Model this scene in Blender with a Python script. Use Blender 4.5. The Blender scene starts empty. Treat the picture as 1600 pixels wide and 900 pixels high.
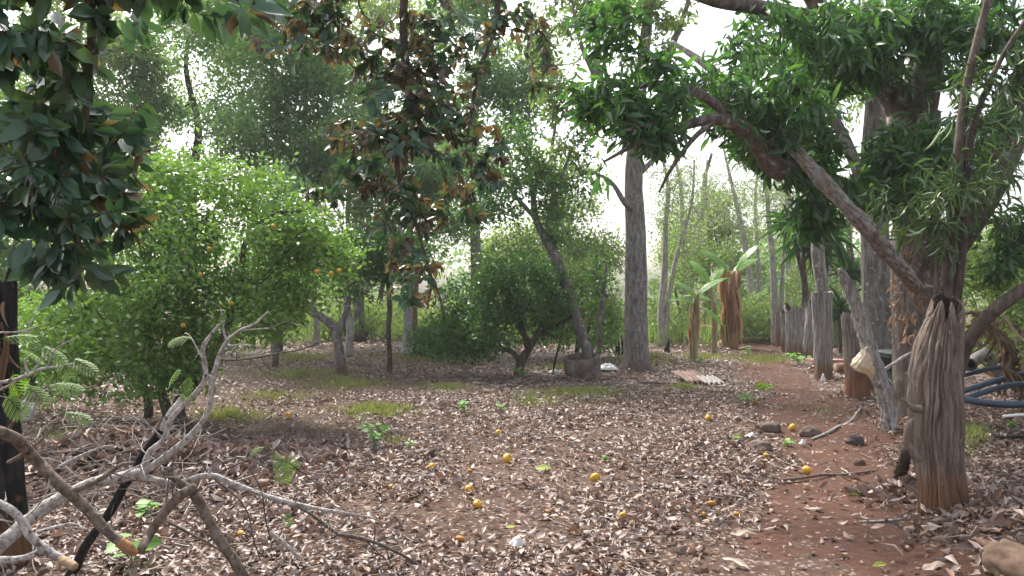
import bpy, math, random
import numpy as np
from mathutils import Vector, Matrix

scene = bpy.context.scene
COL = scene.collection
PI = math.pi
RNG = np.random.default_rng(7)
random.seed(7)

# ------------------------------------------------------------------ camera, sky, sun, exposure
F, HZ, EYE = 1200.0, 462.0, 1.6            # focal length and horizon row in pixels of the 1600 px photograph, eye height
cd = bpy.data.cameras.new('camera')
cd.sensor_width = 36.0
cd.lens = 36.0 * F / 1600.0
cd.shift_y = (HZ - 450.0) / 1600.0
scene.cycles.volume_bounces = 1
cd.clip_start, cd.clip_end = 0.05, 2000
cam = bpy.data.objects.new('camera', cd)
cam.location = (0, 0, EYE)
cam.rotation_euler = (PI / 2, 0, 0)
COL.objects.link(cam)
scene.camera = cam

SUN_AZ, SUN_EL = math.radians(-28), math.radians(50)     # ahead and to the left, behind the trees
world = bpy.data.worlds.new('World')
scene.world = world
world.use_nodes = True
wn, wl = world.node_tree.nodes, world.node_tree.links
wn.clear()
sky = wn.new('ShaderNodeTexSky')
sky.sky_type = 'NISHITA'
sky.sun_disc = False
sky.sun_elevation = SUN_EL
sky.sun_rotation = SUN_AZ
sky.air_density, sky.dust_density, sky.ozone_density = 1.0, 5.0, 0.6
hs = wn.new('ShaderNodeHueSaturation')
hs.inputs['Saturation'].default_value = 0.42             # thin overcast: the blue is washed out
bg = wn.new('ShaderNodeBackground')
bg.inputs['Strength'].default_value = 0.085
wo = wn.new('ShaderNodeOutputWorld')
wl.new(sky.outputs[0], hs.inputs['Color'])
wl.new(hs.outputs[0], bg.inputs['Color'])
wl.new(bg.outputs[0], wo.inputs['Surface'])

sd = bpy.data.lights.new('sun', 'SUN')
sd.energy = 1.5
sd.angle = math.radians(11)
sd.color = (1.0, 0.95, 0.86)
sun = bpy.data.objects.new('sun', sd)
sv = Vector((math.sin(SUN_AZ) * math.cos(SUN_EL), math.cos(SUN_AZ) * math.cos(SUN_EL), math.sin(SUN_EL)))
sun.rotation_euler = sv.to_track_quat('Z', 'Y').to_euler()
sun.location = (0, 0, 30)
COL.objects.link(sun)

vs = scene.view_settings
vs.view_transform = 'Standard'
vs.look = 'None'
vs.exposure = 2.1
vs.gamma = 1.0
scene.cycles.max_bounces = 8
scene.cycles.diffuse_bounces = 4
scene.cycles.transmission_bounces = 4
scene.cycles.transparent_max_bounces = 4
scene.cycles.sample_clamp_indirect = 6.0
scene.cycles.use_denoising = True


# ------------------------------------------------------------------ small maths
def vn(p):
    """value noise 0..1 at points (..., 3)"""
    p = np.asarray(p, float)
    i = np.floor(p).astype(np.int64)
    f = p - i
    f = f * f * (3 - 2 * f)

    def h(a, b, c):
        n = ((a * 73856093) ^ (b * 19349663) ^ (c * 83492791)) & 0xffffffff
        n = ((n ^ (n >> 13)) * 1274126177) & 0xffffffff
        n = ((n ^ (n >> 15)) * 2246822519) & 0xffffffff
        return ((n >> 8) & 0xffff) / 65535.0
    x, y, z = i[..., 0], i[..., 1], i[..., 2]
    u, v, w = f[..., 0], f[..., 1], f[..., 2]
    a = h(x, y, z) * (1 - u) + h(x + 1, y, z) * u
    b = h(x, y + 1, z) * (1 - u) + h(x + 1, y + 1, z) * u
    c = h(x, y, z + 1) * (1 - u) + h(x + 1, y, z + 1) * u
    d = h(x, y + 1, z + 1) * (1 - u) + h(x + 1, y + 1, z + 1) * u
    return (a * (1 - v) + b * v) * (1 - w) + (c * (1 - v) + d * v) * w


def fbm(p, o=3):
    p = np.asarray(p, float)
    s, a, t = 0, 0.5, 0
    for k in range(o):
        s = s + a * vn(p * 2 ** k + 17.3 * k)
        t += a
        a *= 0.5
    return s / t


def v3(x, y, z):
    return np.stack(np.broadcast_arrays(np.asarray(x, float), np.asarray(y, float), np.asarray(z, float)), -1)


def nrm(v):
    return v / np.maximum(np.linalg.norm(v, axis=-1, keepdims=True), 1e-9)


def smooth(a, b, x):
    t = np.clip((x - a) / (b - a), 0, 1)
    return t * t * (3 - 2 * t)


def at(px, py, d):
    """world point seen at pixel px, py of the photograph at distance d"""
    return np.array(((px - 800) / F * d, d, EYE - (py - HZ) / F * d))


def dist_of(py):
    return EYE * F / (py - HZ)


PATH_Y = [0, 4.4, 5.7, 6.9, 8.4, 10.8, 13.9, 19.6, 28, 40, 60]
PATH_L = [0.9, 1.36, 1.68, 2.25, 2.6, 3.35, 4.2, 5.5, 7.7, 11, 16]
PATH_R = [1.7, 2.75, 3.15, 3.6, 4.5, 5.1, 5.7, 7.1, 9.6, 13, 18]


def path_in(x, y):
    """1 inside the trodden path, 0 outside, ragged edge"""
    n = fbm(v3(x * 1.6, y * 1.6, 3.1)) - 0.5
    s = (x - np.interp(y, PATH_Y, PATH_L)) / 0.5 + n * 2.4
    t = (np.interp(y, PATH_Y, PATH_R) - x) / 0.5 + n * 2.4
    return np.clip(np.minimum(s, t) + 0.3, 0, 1)


def bump(x, y, cx, cy, rx, ry, h):
    return h * np.exp(-(((x - cx) / rx) ** 2 + ((y - cy) / ry) ** 2))


def hgt(x, y):
    x, y = np.asarray(x, float), np.asarray(y, float)
    z = 0.05 * (fbm(v3(x * 0.5, y * 0.5, 0.2)) - 0.5) + 0.025 * (fbm(v3(x * 3, y * 3, 5.2)) - 0.5)
    z = z - 0.03 * path_in(x, y)
    z = z + bump(x, y, -3.45, 6.7, 0.9, 0.55, 0.32)        # raked heap of leaves on the left
    z = z + bump(x, y, 3.55, 4.6, 0.75, 0.8, 0.26)         # leaf bank at lower right
    z = z + bump(x, y, 4.45, 8.9, 0.8, 0.7, 0.14)          # mound of red soil behind the leaning post
    z = z + bump(x, y, 3.3, 18.3, 0.9, 0.7, 0.2)           # low heap beyond the big tree
    return z


def G(px, py):
    """ground point seen at a pixel"""
    d = dist_of(py)
    for _ in range(6):
        x = (px - 800) / F * d
        d = (EYE - float(hgt(x, d))) * F / (py - HZ)
    x = (px - 800) / F * d
    return np.array((x, d, float(hgt(x, d))))


def catmull(pts, m):
    pts = np.asarray(pts, float)
    n = len(pts)
    if n == 2:
        return pts[0] + (pts[1] - pts[0]) * np.linspace(0, 1, m)[:, None]
    ext = np.vstack([2 * pts[0] - pts[1], pts, 2 * pts[-1] - pts[-2]])
    seg = np.linalg.norm(np.diff(pts[:, :3], axis=0), axis=1)
    s = np.concatenate([[0], np.cumsum(seg)])
    out = []
    for q in np.linspace(0, s[-1], m):
        i = min(np.searchsorted(s, q, side='right') - 1, n - 2)
        t = (q - s[i]) / max(s[i + 1] - s[i], 1e-9)
        a, b, c, d = ext[i], ext[i + 1], ext[i + 2], ext[i + 3]
        out.append(0.5 * (2 * b + (c - a) * t + (2 * a - 5 * b + 4 * c - d) * t * t + (3 * b - a - 3 * c + d) * t ** 3))
    return np.array(out)


# ------------------------------------------------------------------ mesh and object helpers
def mesh(name, V, quads=None, tris=None, mat=None, smooth_=True, mats=None, midx=None):
    V = np.asarray(V, np.float32).reshape(-1, 3)
    q = np.zeros((0, 4), np.int32) if quads is None else np.asarray(quads, np.int32).reshape(-1, 4)
    t = np.zeros((0, 3), np.int32) if tris is None else np.asarray(tris, np.int32).reshape(-1, 3)
    me = bpy.data.meshes.new(name)
    me.vertices.add(len(V))
    me.vertices.foreach_set('co', V.ravel())
    me.loops.add(q.size + t.size)
    me.loops.foreach_set('vertex_index', np.concatenate([q.ravel(), t.ravel()]))
    me.polygons.add(len(q) + len(t))
    st = np.concatenate([np.arange(len(q)) * 4, q.size + np.arange(len(t)) * 3]).astype(np.int32)
    me.polygons.foreach_set('loop_start', st)
    me.polygons.foreach_set('loop_total', np.concatenate([np.full(len(q), 4), np.full(len(t), 3)]).astype(np.int32))
    me.polygons.foreach_set('use_smooth', np.full(len(q) + len(t), bool(smooth_)))
    for m in (mats or [mat]):
        if m is not None:
            me.materials.append(m)
    if midx is not None:
        me.polygons.foreach_set('material_index', np.asarray(midx, np.int32))
    me.update(calc_edges=True)
    return me


class MB:
    """collects pieces into one mesh"""
    def __init__(self):
        self.V, self.Q, self.T, self.n = [], [], [], 0

    def add(self, V, Q=None, T=None):
        V = np.asarray(V, float).reshape(-1, 3)
        if Q is not None and len(Q):
            self.Q.append(np.asarray(Q).reshape(-1, 4) + self.n)
        if T is not None and len(T):
            self.T.append(np.asarray(T).reshape(-1, 3) + self.n)
        self.V.append(V)
        self.n += len(V)
        return self

    def mesh(self, name, mat, off=(0, 0, 0), smooth_=True):
        V = np.vstack(self.V) - np.asarray(off)
        return mesh(name, V, np.vstack(self.Q) if self.Q else None, np.vstack(self.T) if self.T else None, mat, smooth_)


def link(name, me, parent=None, loc=(0, 0, 0)):
    o = bpy.data.objects.new(name, me)
    COL.objects.link(o)
    o.location = [float(c) for c in loc]
    if parent is not None:
        o.parent = parent
    return o


def tag(o, label=None, cat=None, group=None, kind=None):
    if label:
        o['label'] = label
    if cat:
        o['category'] = cat
    if group:
        o['group'] = group
    if kind:
        o['kind'] = kind
    return o


def thing(name, label, cat, base, group=None):
    return tag(link(name, None, None, base), label, cat, group)


def tubes(P, R, s=6, cap=True, lump=0.0, fq=6.0, groove=None):
    """P (n,m,3), R (n,m): n tubes of m rings of s sides"""
    P, R = np.asarray(P, float), np.asarray(R, float)
    n, m, _ = P.shape
    T = nrm(np.gradient(P, axis=1))
    avg = nrm(P[:, -1] - P[:, 0])
    ref = np.where(np.abs(avg[:, 2:3]) < 0.8, np.array([[0, 0, 1.0]]), np.array([[1.0, 0, 0]]))
    U = nrm(np.cross(T, ref[:, None, :]))
    W = np.cross(T, U)
    a = np.arange(s) / s * 2 * PI
    r = R[:, :, None] * np.ones(s)
    D = U[:, :, None, :] * np.cos(a)[:, None] + W[:, :, None, :] * np.sin(a)[:, None]
    if groove:
        gn, gd = groove
        ln = np.linalg.norm(np.diff(P, axis=1), axis=2).cumsum(1)
        ln = np.concatenate([np.zeros((n, 1)), ln], 1)[:, :, None] * np.ones(s)
        rr = R.max(axis=1)[:, None, None]
        c3 = v3(np.cos(a) * 1.5, np.sin(a) * 1.5, ln / rr * 0.35)
        u = a / (2 * PI) * gn + 1.8 * (fbm(c3) - 0.5) * 2
        k0 = np.abs((u % 1.0) - 0.5) * 2
        br = 0.35 + 1.3 * vn(v3(np.floor(u) * 1.7, np.floor(u) * 0.9, ln / rr * 1.6))
        r = r * (1 - gd * np.exp(-((1 - k0) / 0.38) ** 2) * br)
    V = P[:, :, None, :] + D * r[..., None]
    if lump:
        k = 1 + lump * 2 * (fbm(V * fq) - 0.5) + lump * 0.8 * (vn(V * fq * 3.1) - 0.5)
        V = P[:, :, None, :] + D * (r * k)[..., None]
    i = (np.arange(m - 1)[:, None] * s + np.arange(s)[None, :])
    j = (np.arange(m - 1)[:, None] * s + (np.arange(s)[None, :] + 1) % s)
    q = np.stack([i, j, j + s, i + s], -1).reshape(-1, 4)
    Q = (q[None] + (np.arange(n) * m * s)[:, None, None]).reshape(-1, 4)
    V = V.reshape(-1, 3)
    Tt = None
    if cap:
        tip = P[:, -1] + T[:, -1] * R[:, -1:] * 0.4
        base = P[:, 0] - T[:, 0] * R[:, :1] * 0.1
        nv = len(V)
        V = np.vstack([V, tip, base])
        k = np.arange(s)
        e = (np.arange(n) * m * s)[:, None]
        t1 = np.stack([e + (m - 1) * s + k, e + (m - 1) * s + (k + 1) % s, np.broadcast_to((nv + np.arange(n))[:, None], (n, s))], -1)
        t2 = np.stack([e + (k + 1) % s, e + k, np.broadcast_to((nv + n + np.arange(n))[:, None], (n, s))], -1)
        Tt = np.vstack([t1.reshape(-1, 3), t2.reshape(-1, 3)])
    return V, Q, Tt


def limb(mb, pts, rad, s=10, m=None, lump=0.12, fq=6.0, wob=0.0, groove=None):
    """one curved limb through pts with radii rad, added to mb; returns the resampled line and radii"""
    pts = np.asarray(pts, float)
    m = m or max(8, 5 * len(pts))
    c = catmull(np.hstack([pts, np.asarray(rad, float)[:, None]]), m)
    P, R = c[:, :3], np.maximum(c[:, 3], 0.0008)
    if wob:
        P = P + (v3(vn(P * 5), vn(P * 5 + 31), vn(P * 5 + 57)) - 0.5) * wob
    mb.add(*tubes(P[None], R[None], s, True, lump, fq, groove))
    return P, R


def template(nl, prof, fold=0.15, curl=0.2, side=0.0):
    """leaf blade: nl segments along, two columns of quads, folded at the midrib; x along (0..1), y across, z up"""
    t = np.linspace(0, 1, nl + 1)
    w = np.interp(t, np.linspace(0, 1, len(prof)), prof)
    V, Q = [], []
    for ti, wi in zip(t, w):
        z = -curl * ti * ti
        for y in (-1, 0, 1):
            V.append((ti - 0.12 * curl * ti * ti, y * wi * 0.5, z + abs(y) * wi * fold + side * y * wi * ti))
    for i in range(nl):
        for c in (0, 1):
            a = i * 3 + c
            Q.append((a, a + 3, a + 4, a + 1))
    return np.array(V), np.array(Q)


TW = template(2, [0.06, 1.0, 0.05], 0.18, 0.18)           # cheap leaf: 8 triangles
KITE = (np.array([(0, 0, 0), (0.5, -0.5, 0.1), (1, 0, -0.1), (0.5, 0.5, 0.1)], float), np.array([(0, 1, 2, 3)]))
OVAL = [template(3, [0.05, 0.8, 1.0, 0.72, 0.04], f, c, s) for f, c, s in ((0.12, 0.12, 0.1), (0.2, 0.3, -0.15), (0.05, 0.2, 0.0), (0.28, 0.1, 0.1))]
LANCE = [template(3, [0.08, 0.9, 0.85, 0.04], f, c, s) for f, c, s in ((0.2, 0.25, 0.2), (0.35, 0.5, -0.2), (0.1, 0.35, 0.1))]
_DR = ((0.5, 0.2, 0.2), (-0.5, -0.35, 0.25), (0.9, 0.15, -0.4), (0.3, -0.5, 0.5), (-0.8, 0.4, 0.3), (0.2, 0.3, -0.3))
DRY = [template(3, [0.1, 0.85, 1.0, 0.75, 0.05], f, c, s) for f, c, s in _DR]
DRY2 = [template(2, [0.2, 1.0, 0.15], f, c, s) for f, c, s in _DR]
STRAP = [template(6, [0.7, 1.0, 1.0, 0.85, 0.6, 0.35, 0.05], 0.25, c, 0.0) for c in (0.35, 0.6, 0.9)]


def curl_leaf(nx, ny, roll, arch, wave, seed):
    """finer dead leaf, rolled across and arched along with a wavy rim; width is relative to the length"""
    r = np.random.default_rng(seed)
    V, Q = [], []
    for i in range(nx + 1):
        t = i / nx
        w = 0.42 * math.sin(PI * (0.04 + 0.92 * t ** 0.85)) ** 0.8
        for j in range(ny + 1):
            u = j / ny * 2 - 1
            th = roll * u
            y = (math.sin(th) / roll if abs(roll) > 0.05 else u) * w * 0.5
            z = (1 - math.cos(th)) / (roll if abs(roll) > 0.05 else 1) * w * 0.5 - arch * (t - 0.4) ** 2 + wave * math.sin(t * 9 + seed + u * 2) * abs(u) * w
            V.append((t, y + 0.06 * math.sin(t * 3 + seed), z + 0.012 * r.random()))
    for i in range(nx):
        for j in range(ny):
            a = i * (ny + 1) + j
            Q.append((a, a + ny + 1, a + ny + 2, a + 1))
    return np.array(V) * np.array((1, 1, 1.4)), np.array(Q)


CURL = [curl_leaf(8, 4, *q) for q in ((1.4, 0.3, 0.15, 1), (-1.6, -0.35, 0.2, 2), (2.2, 0.15, 0.1, 3), (0.7, 0.6, 0.3, 4), (-0.8, 0.5, 0.3, 5), (2.7, -0.2, 0.1, 6), (0.4, -0.3, 0.35, 7))]


def frames(D, N):
    D = nrm(D)
    S = nrm(np.cross(N, D))
    return D, S, np.cross(D, S)


def blades(P, D, N, L, W, tmpl):
    """many leaves as arrays; tmpl is one template or a list that is cycled"""
    if isinstance(tmpl, list):
        out = MB()
        for k, tm in enumerate(tmpl):
            sl = slice(k, None, len(tmpl))
            if len(P[sl]):
                out.add(*blades(P[sl], D[sl], N[sl], L[sl], W[sl], tm))
        return np.vstack(out.V), np.vstack(out.Q)
    TV, TQ = tmpl
    D, S, Nn = frames(D, N)
    V = (P[:, None, :] + TV[None, :, 0:1] * (D * L[:, None])[:, None, :] + TV[None, :, 1:2] * (S * W[:, None])[:, None, :]
         + TV[None, :, 2:3] * (Nn * L[:, None] * 0.5)[:, None, :])
    Q = TQ[None] + (np.arange(len(P)) * len(TV))[:, None, None]
    return V.reshape(-1, 3), Q.reshape(-1, 4)


def leaf_meshes(name, tmpls, mat, aspect):
    out = []
    for TV, TQ in tmpls:
        V = TV * np.array((1, aspect, 0.5))
        out.append(mesh(name, V, TQ, None, mat))
    return out


def leaf_objects(name, parent, meshes, P, D, N, L, off):
    D, S, Nn = frames(D, N)
    for i in range(len(P)):
        o = bpy.data.objects.new(name, meshes[i % len(meshes)])
        l = float(L[i])
        M = Matrix(((D[i, 0] * l, S[i, 0] * l, Nn[i, 0] * l, P[i, 0] - off[0]),
                    (D[i, 1] * l, S[i, 1] * l, Nn[i, 1] * l, P[i, 1] - off[1]),
                    (D[i, 2] * l, S[i, 2] * l, Nn[i, 2] * l, P[i, 2] - off[2]), (0, 0, 0, 1)))
        o.parent = parent
        o.matrix_basis = M
        COL.objects.link(o)


# ------------------------------------------------------------------ materials
def new_mat(name):
    m = bpy.data.materials.new(name)
    m.use_nodes = True
    nt = m.node_tree
    nt.nodes.clear()
    return m, nt.nodes, nt.links


def ramp(n, l, fac, cols, interp='LINEAR'):
    r = n.new('ShaderNodeValToRGB')
    e = r.color_ramp.elements
    r.color_ramp.interpolation = interp
    while len(e) < len(cols):
        e.new(0.5)
    for k, c in enumerate(cols):
        e[k].position = k / max(len(cols) - 1, 1)
        e[k].color = (*c, 1)
    if fac is not None:
        l.new(fac, r.inputs[0])
    return r.outputs[0]


def math_node(n, l, op, a, b=None):
    m = n.new('ShaderNodeMath')
    m.operation = op
    for k, v in enumerate((a, b)):
        if v is None:
            continue
        if hasattr(v, 'links'):
            l.new(v, m.inputs[k])
        else:
            m.inputs[k].default_value = v
    return m.outputs[0]


def mixc(n, l, fac, a, b):
    m = n.new('ShaderNodeMix')
    m.data_type = 'RGBA'
    for k, v in ((0, fac), (6, a), (7, b)):
        if hasattr(v, 'links'):
            l.new(v, m.inputs[k])
        else:
            m.inputs[k].default_value = v if k == 0 else (*v, 1)
    return m.outputs[2]


def mat_leaf(name, cols, under=None, rough=0.45, trans=0.35, tcol=(1.6, 1.7, 0.6), spec=0.4, blot=0.0):
    """leaf: a colour per leaf from cols, optional underside colours, light through the blade"""
    m, n, l = new_mat(name)
    g = n.new('ShaderNodeNewGeometry')
    oi = n.new('ShaderNodeObjectInfo')
    r = math_node(n, l, 'FRACT', math_node(n, l, 'ADD', g.outputs['Random Per Island'], oi.outputs['Random']))
    c = ramp(n, l, r, cols)
    if blot:
        tc = n.new('ShaderNodeTexCoord')
        nz = n.new('ShaderNodeTexNoise')
        nz.inputs['Scale'].default_value = 0.9
        l.new(g.outputs['Position'], nz.inputs['Vector'])
        hsv = n.new('ShaderNodeHueSaturation')
        v = math_node(n, l, 'ADD', math_node(n, l, 'MULTIPLY', nz.outputs[0], blot * 2), 1 - blot)
        l.new(v, hsv.inputs['Value'])
        l.new(c, hsv.inputs['Color'])
        c = hsv.outputs[0]
    if under:
        cu = ramp(n, l, r, under)
        c = mixc(n, l, g.outputs['Backfacing'], c, cu)
    p = n.new('ShaderNodeBsdfPrincipled')
    l.new(c, p.inputs['Base Color'])
    p.inputs['Roughness'].default_value = rough
    p.inputs['Specular IOR Level'].default_value = spec
    out = n.new('ShaderNodeOutputMaterial')
    if trans > 0:
        t = n.new('ShaderNodeBsdfTranslucent')
        mm = n.new('ShaderNodeMix')
        mm.data_type = 'RGBA'
        mm.blend_type = 'MULTIPLY'
        mm.inputs[0].default_value = 1
        l.new(c, mm.inputs[6])
        mm.inputs[7].default_value = (*tcol, 1)
        l.new(mm.outputs[2], t.inputs['Color'])
        ms = n.new('ShaderNodeMixShader')
        ms.inputs[0].default_value = trans
        l.new(p.outputs[0], ms.inputs[1])
        l.new(t.outputs[0], ms.inputs[2])
        l.new(ms.outputs[0], out.inputs[0])
    else:
        l.new(p.outputs[0], out.inputs[0])
    return m


def mat_bark(name, cols, scale=8, zs=0.25, bump_=0.6, fleck=None, fleck_at=0.62, stain=None, stain_z=0.3, rough=0.85):
    """bark or dry wood: streaky colours, flecks of lichen, optional earth stain up to a height"""
    m, n, l = new_mat(name)
    tc = n.new('ShaderNodeTexCoord')
    mp = n.new('ShaderNodeMapping')
    mp.inputs['Scale'].default_value = (scale, scale, scale * zs)
    l.new(tc.outputs['Object'], mp.inputs[0])
    n1 = n.new('ShaderNodeTexNoise')
    n1.inputs['Scale'].default_value = 1.0
    n1.inputs['Detail'].default_value = 8
    n1.inputs['Roughness'].default_value = 0.68
    l.new(mp.outputs[0], n1.inputs['Vector'])
    f = math_node(n, l, 'ADD', math_node(n, l, 'MULTIPLY', n1.outputs[0], 3.4), -1.2)
    c = ramp(n, l, f, cols)
    if fleck:
        n2 = n.new('ShaderNodeTexNoise')
        n2.inputs['Scale'].default_value = scale * 0.9
        n2.inputs['Detail'].default_value = 6
        l.new(tc.outputs['Object'], n2.inputs['Vector'])
        k = n.new('ShaderNodeMapRange')
        k.inputs[1].default_value, k.inputs[2].default_value = fleck_at - 0.05, fleck_at + 0.05
        l.new(n2.outputs[0], k.inputs[0])
        c = mixc(n, l, k.outputs[0], c, fleck)
    if stain:
        sx = n.new('ShaderNodeSeparateXYZ')
        l.new(tc.outputs['Object'], sx.inputs[0])
        n3 = n.new('ShaderNodeTexNoise')
        n3.inputs['Scale'].default_value = 9
        l.new(tc.outputs['Object'], n3.inputs['Vector'])
        hh = math_node(n, l, 'ADD', sx.outputs[2], math_node(n, l, 'MULTIPLY', n3.outputs[0], stain_z * 0.9))
        k = n.new('ShaderNodeMapRange')
        k.inputs[1].default_value, k.inputs[2].default_value = stain_z * 1.75, stain_z * 1.15
        l.new(hh, k.inputs[0])
        c = mixc(n, l, math_node(n, l, 'MULTIPLY', k.outputs[0], 0.8), c, stain)
    p = n.new('ShaderNodeBsdfPrincipled')
    l.new(c, p.inputs['Base Color'])
    p.inputs['Roughness'].default_value = rough
    p.inputs['Specular IOR Level'].default_value = 0.2
    b = n.new('ShaderNodeBump')
    b.inputs['Strength'].default_value = bump_
    b.inputs['Distance'].default_value = 0.02
    l.new(n1.outputs[0], b.inputs['Height'])
    l.new(b.outputs[0], p.inputs['Normal'])
    out = n.new('ShaderNodeOutputMaterial')
    l.new(p.outputs[0], out.inputs[0])
    return m


def mat_plain(name, cols, scale=6, rough=0.6, bump_=0.15, spec=0.4, trans=0.0):
    m, n, l = new_mat(name)
    tc = n.new('ShaderNodeTexCoord')
    n1 = n.new('ShaderNodeTexNoise')
    n1.inputs['Scale'].default_value = scale
    n1.inputs['Detail'].default_value = 7
    n1.inputs['Roughness'].default_value = 0.65
    l.new(tc.outputs['Object'], n1.inputs['Vector'])
    f = math_node(n, l, 'ADD', math_node(n, l, 'MULTIPLY', n1.outputs[0], 2.2), -0.6)
    c = ramp(n, l, f, cols)
    p = n.new('ShaderNodeBsdfPrincipled')
    l.new(c, p.inputs['Base Color'])
    p.inputs['Roughness'].default_value = rough
    p.inputs['Specular IOR Level'].default_value = spec
    if bump_:
        b = n.new('ShaderNodeBump')
        b.inputs['Strength'].default_value = bump_
        b.inputs['Distance'].default_value = 0.02
        l.new(n1.outputs[0], b.inputs['Height'])
        l.new(b.outputs[0], p.inputs['Normal'])
    out = n.new('ShaderNodeOutputMaterial')
    if trans:
        t = n.new('ShaderNodeBsdfTranslucent')
        l.new(c, t.inputs[0])
        ms = n.new('ShaderNodeMixShader')
        ms.inputs[0].default_value = trans
        l.new(p.outputs[0], ms.inputs[1])
        l.new(t.outputs[0], ms.inputs[2])
        l.new(ms.outputs[0], out.inputs[0])
    else:
        l.new(p.outputs[0], out.inputs[0])
    return m


def mat_soil(name, base, speck, amount):
    """soil with crumbs, pale chips and damp blotches"""
    m, n, l = new_mat(name)
    g = n.new('ShaderNodeNewGeometry')

    def nz(s, d=6):
        t = n.new('ShaderNodeTexNoise')
        t.inputs['Scale'].default_value = s
        t.inputs['Detail'].default_value = d
        t.inputs['Roughness'].default_value = 0.65
        l.new(g.outputs['Position'], t.inputs['Vector'])
        return t.outputs[0]
    big, fine = nz(0.9), nz(16, 10)
    f = math_node(n, l, 'ADD', math_node(n, l, 'MULTIPLY', big, 0.8), math_node(n, l, 'MULTIPLY', fine, 1.4))
    c = ramp(n, l, math_node(n, l, 'ADD', f, -0.6), base)
    vo = n.new('ShaderNodeTexVoronoi')
    vo.inputs['Scale'].default_value = 26
    vo.inputs['Randomness'].default_value = 1
    l.new(g.outputs['Position'], vo.inputs['Vector'])
    sx = n.new('ShaderNodeSeparateColor')
    l.new(vo.outputs['Color'], sx.inputs[0])
    pick = math_node(n, l, 'LESS_THAN', sx.outputs[0], amount)
    near = math_node(n, l, 'LESS_THAN', vo.outputs['Distance'], 0.42)
    k = math_node(n, l, 'MULTIPLY', pick, near)
    c2 = ramp(n, l, sx.outputs[1], speck)
    c = mixc(n, l, k, c, c2)
    p = n.new('ShaderNodeBsdfPrincipled')
    l.new(c, p.inputs['Base Color'])
    p.inputs['Roughness'].default_value = 0.95
    p.inputs['Specular IOR Level'].default_value = 0.15
    b = n.new('ShaderNodeBump')
    b.inputs['Strength'].default_value = 0.8
    b.inputs['Distance'].default_value = 0.02
    l.new(math_node(n, l, 'ADD', fine, math_node(n, l, 'MULTIPLY', k, 0.4)), b.inputs['Height'])
    l.new(b.outputs[0], p.inputs['Normal'])
    out = n.new('ShaderNodeOutputMaterial')
    l.new(p.outputs[0], out.inputs[0])
    return m


LITTER_COLS = [(0.105, 0.06, 0.045), (0.225, 0.152, 0.118), (0.33, 0.25, 0.215), (0.13, 0.078, 0.057), (0.34, 0.262, 0.228),
               (0.25, 0.195, 0.18), (0.07, 0.042, 0.033), (0.31, 0.25, 0.237), (0.26, 0.145, 0.085), (0.385, 0.31, 0.28), (0.165, 0.108, 0.086)]
M_ground = mat_soil('ground_soil', [(0.035, 0.023, 0.018), (0.08, 0.05, 0.037), (0.135, 0.092, 0.07)], [(0.13, 0.085, 0.065), (0.26, 0.20, 0.175), (0.19, 0.125, 0.095)], 0.5)
M_path = mat_soil('path_soil', [(0.042, 0.022, 0.016), (0.09, 0.046, 0.032), (0.14, 0.078, 0.056)], [(0.20, 0.12, 0.085), (0.36, 0.27, 0.22)], 0.07)
M_litter = mat_leaf('dry_leaf', LITTER_COLS, None, 0.5, 0.12, (1.2, 1.0, 0.8), 0.45)
M_grass = mat_leaf('grass_blade', [(0.12, 0.17, 0.055), (0.19, 0.23, 0.09), (0.30, 0.28, 0.16), (0.14, 0.20, 0.065), (0.36, 0.31, 0.2)], None, 0.6, 0.3)
M_star = mat_leaf('star_apple_leaf', [(0.033, 0.095, 0.058), (0.048, 0.125, 0.068), (0.068, 0.145, 0.068), (0.04, 0.10, 0.07)],
                  [(0.095, 0.071, 0.05), (0.145, 0.115, 0.078), (0.07, 0.051, 0.037), (0.20, 0.165, 0.105), (0.115, 0.083, 0.056)], 0.25, 0.22, (1.6, 1.5, 0.6), 0.7)
M_starbrown = mat_leaf('star_apple_brown_leaf', [(0.16, 0.075, 0.035), (0.24, 0.13, 0.06), (0.12, 0.055, 0.03)], None, 0.5, 0.2, (1.6, 1.1, 0.7))
M_mango = mat_leaf('mango_leaf', [(0.042, 0.108, 0.05), (0.062, 0.145, 0.06), (0.095, 0.19, 0.07), (0.045, 0.115, 0.06)], None, 0.32, 0.36, (1.7, 1.9, 0.6), 0.6)
M_citrus = mat_leaf('citrus_leaf', [(0.095, 0.20, 0.05), (0.145, 0.265, 0.065), (0.21, 0.33, 0.09), (0.115, 0.225, 0.06)], None, 0.38, 0.36, (1.35, 1.45, 0.65), 0.5, 0.25)
M_bush = mat_leaf('dark_bush_leaf', [(0.042, 0.11, 0.038), (0.065, 0.15, 0.048), (0.095, 0.19, 0.06)], None, 0.4, 0.35, (1.6, 1.7, 0.5), 0.5, 0.2)
M_feather = mat_leaf('feathery_leaf', [(0.12, 0.21, 0.12), (0.165, 0.27, 0.14), (0.22, 0.33, 0.17)], None, 0.5, 0.45, (1.4, 1.5, 0.7), 0.3, 0.25)
M_light = mat_leaf('light_leaf', [(0.13, 0.21, 0.085), (0.18, 0.27, 0.105), (0.24, 0.33, 0.13), (0.16, 0.22, 0.10)], None, 0.5, 0.42, (1.4, 1.45, 0.7), 0.3, 0.2)
M_needle = mat_leaf('narrow_leaf', [(0.05, 0.11, 0.05), (0.08, 0.15, 0.065), (0.12, 0.17, 0.07)], None, 0.4, 0.25, (1.6, 1.7, 0.6))
M_strap = mat_leaf('strap_leaf', [(0.035, 0.10, 0.045), (0.05, 0.13, 0.05), (0.07, 0.15, 0.05)], None, 0.35, 0.25, (1.6, 1.8, 0.5))
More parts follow.
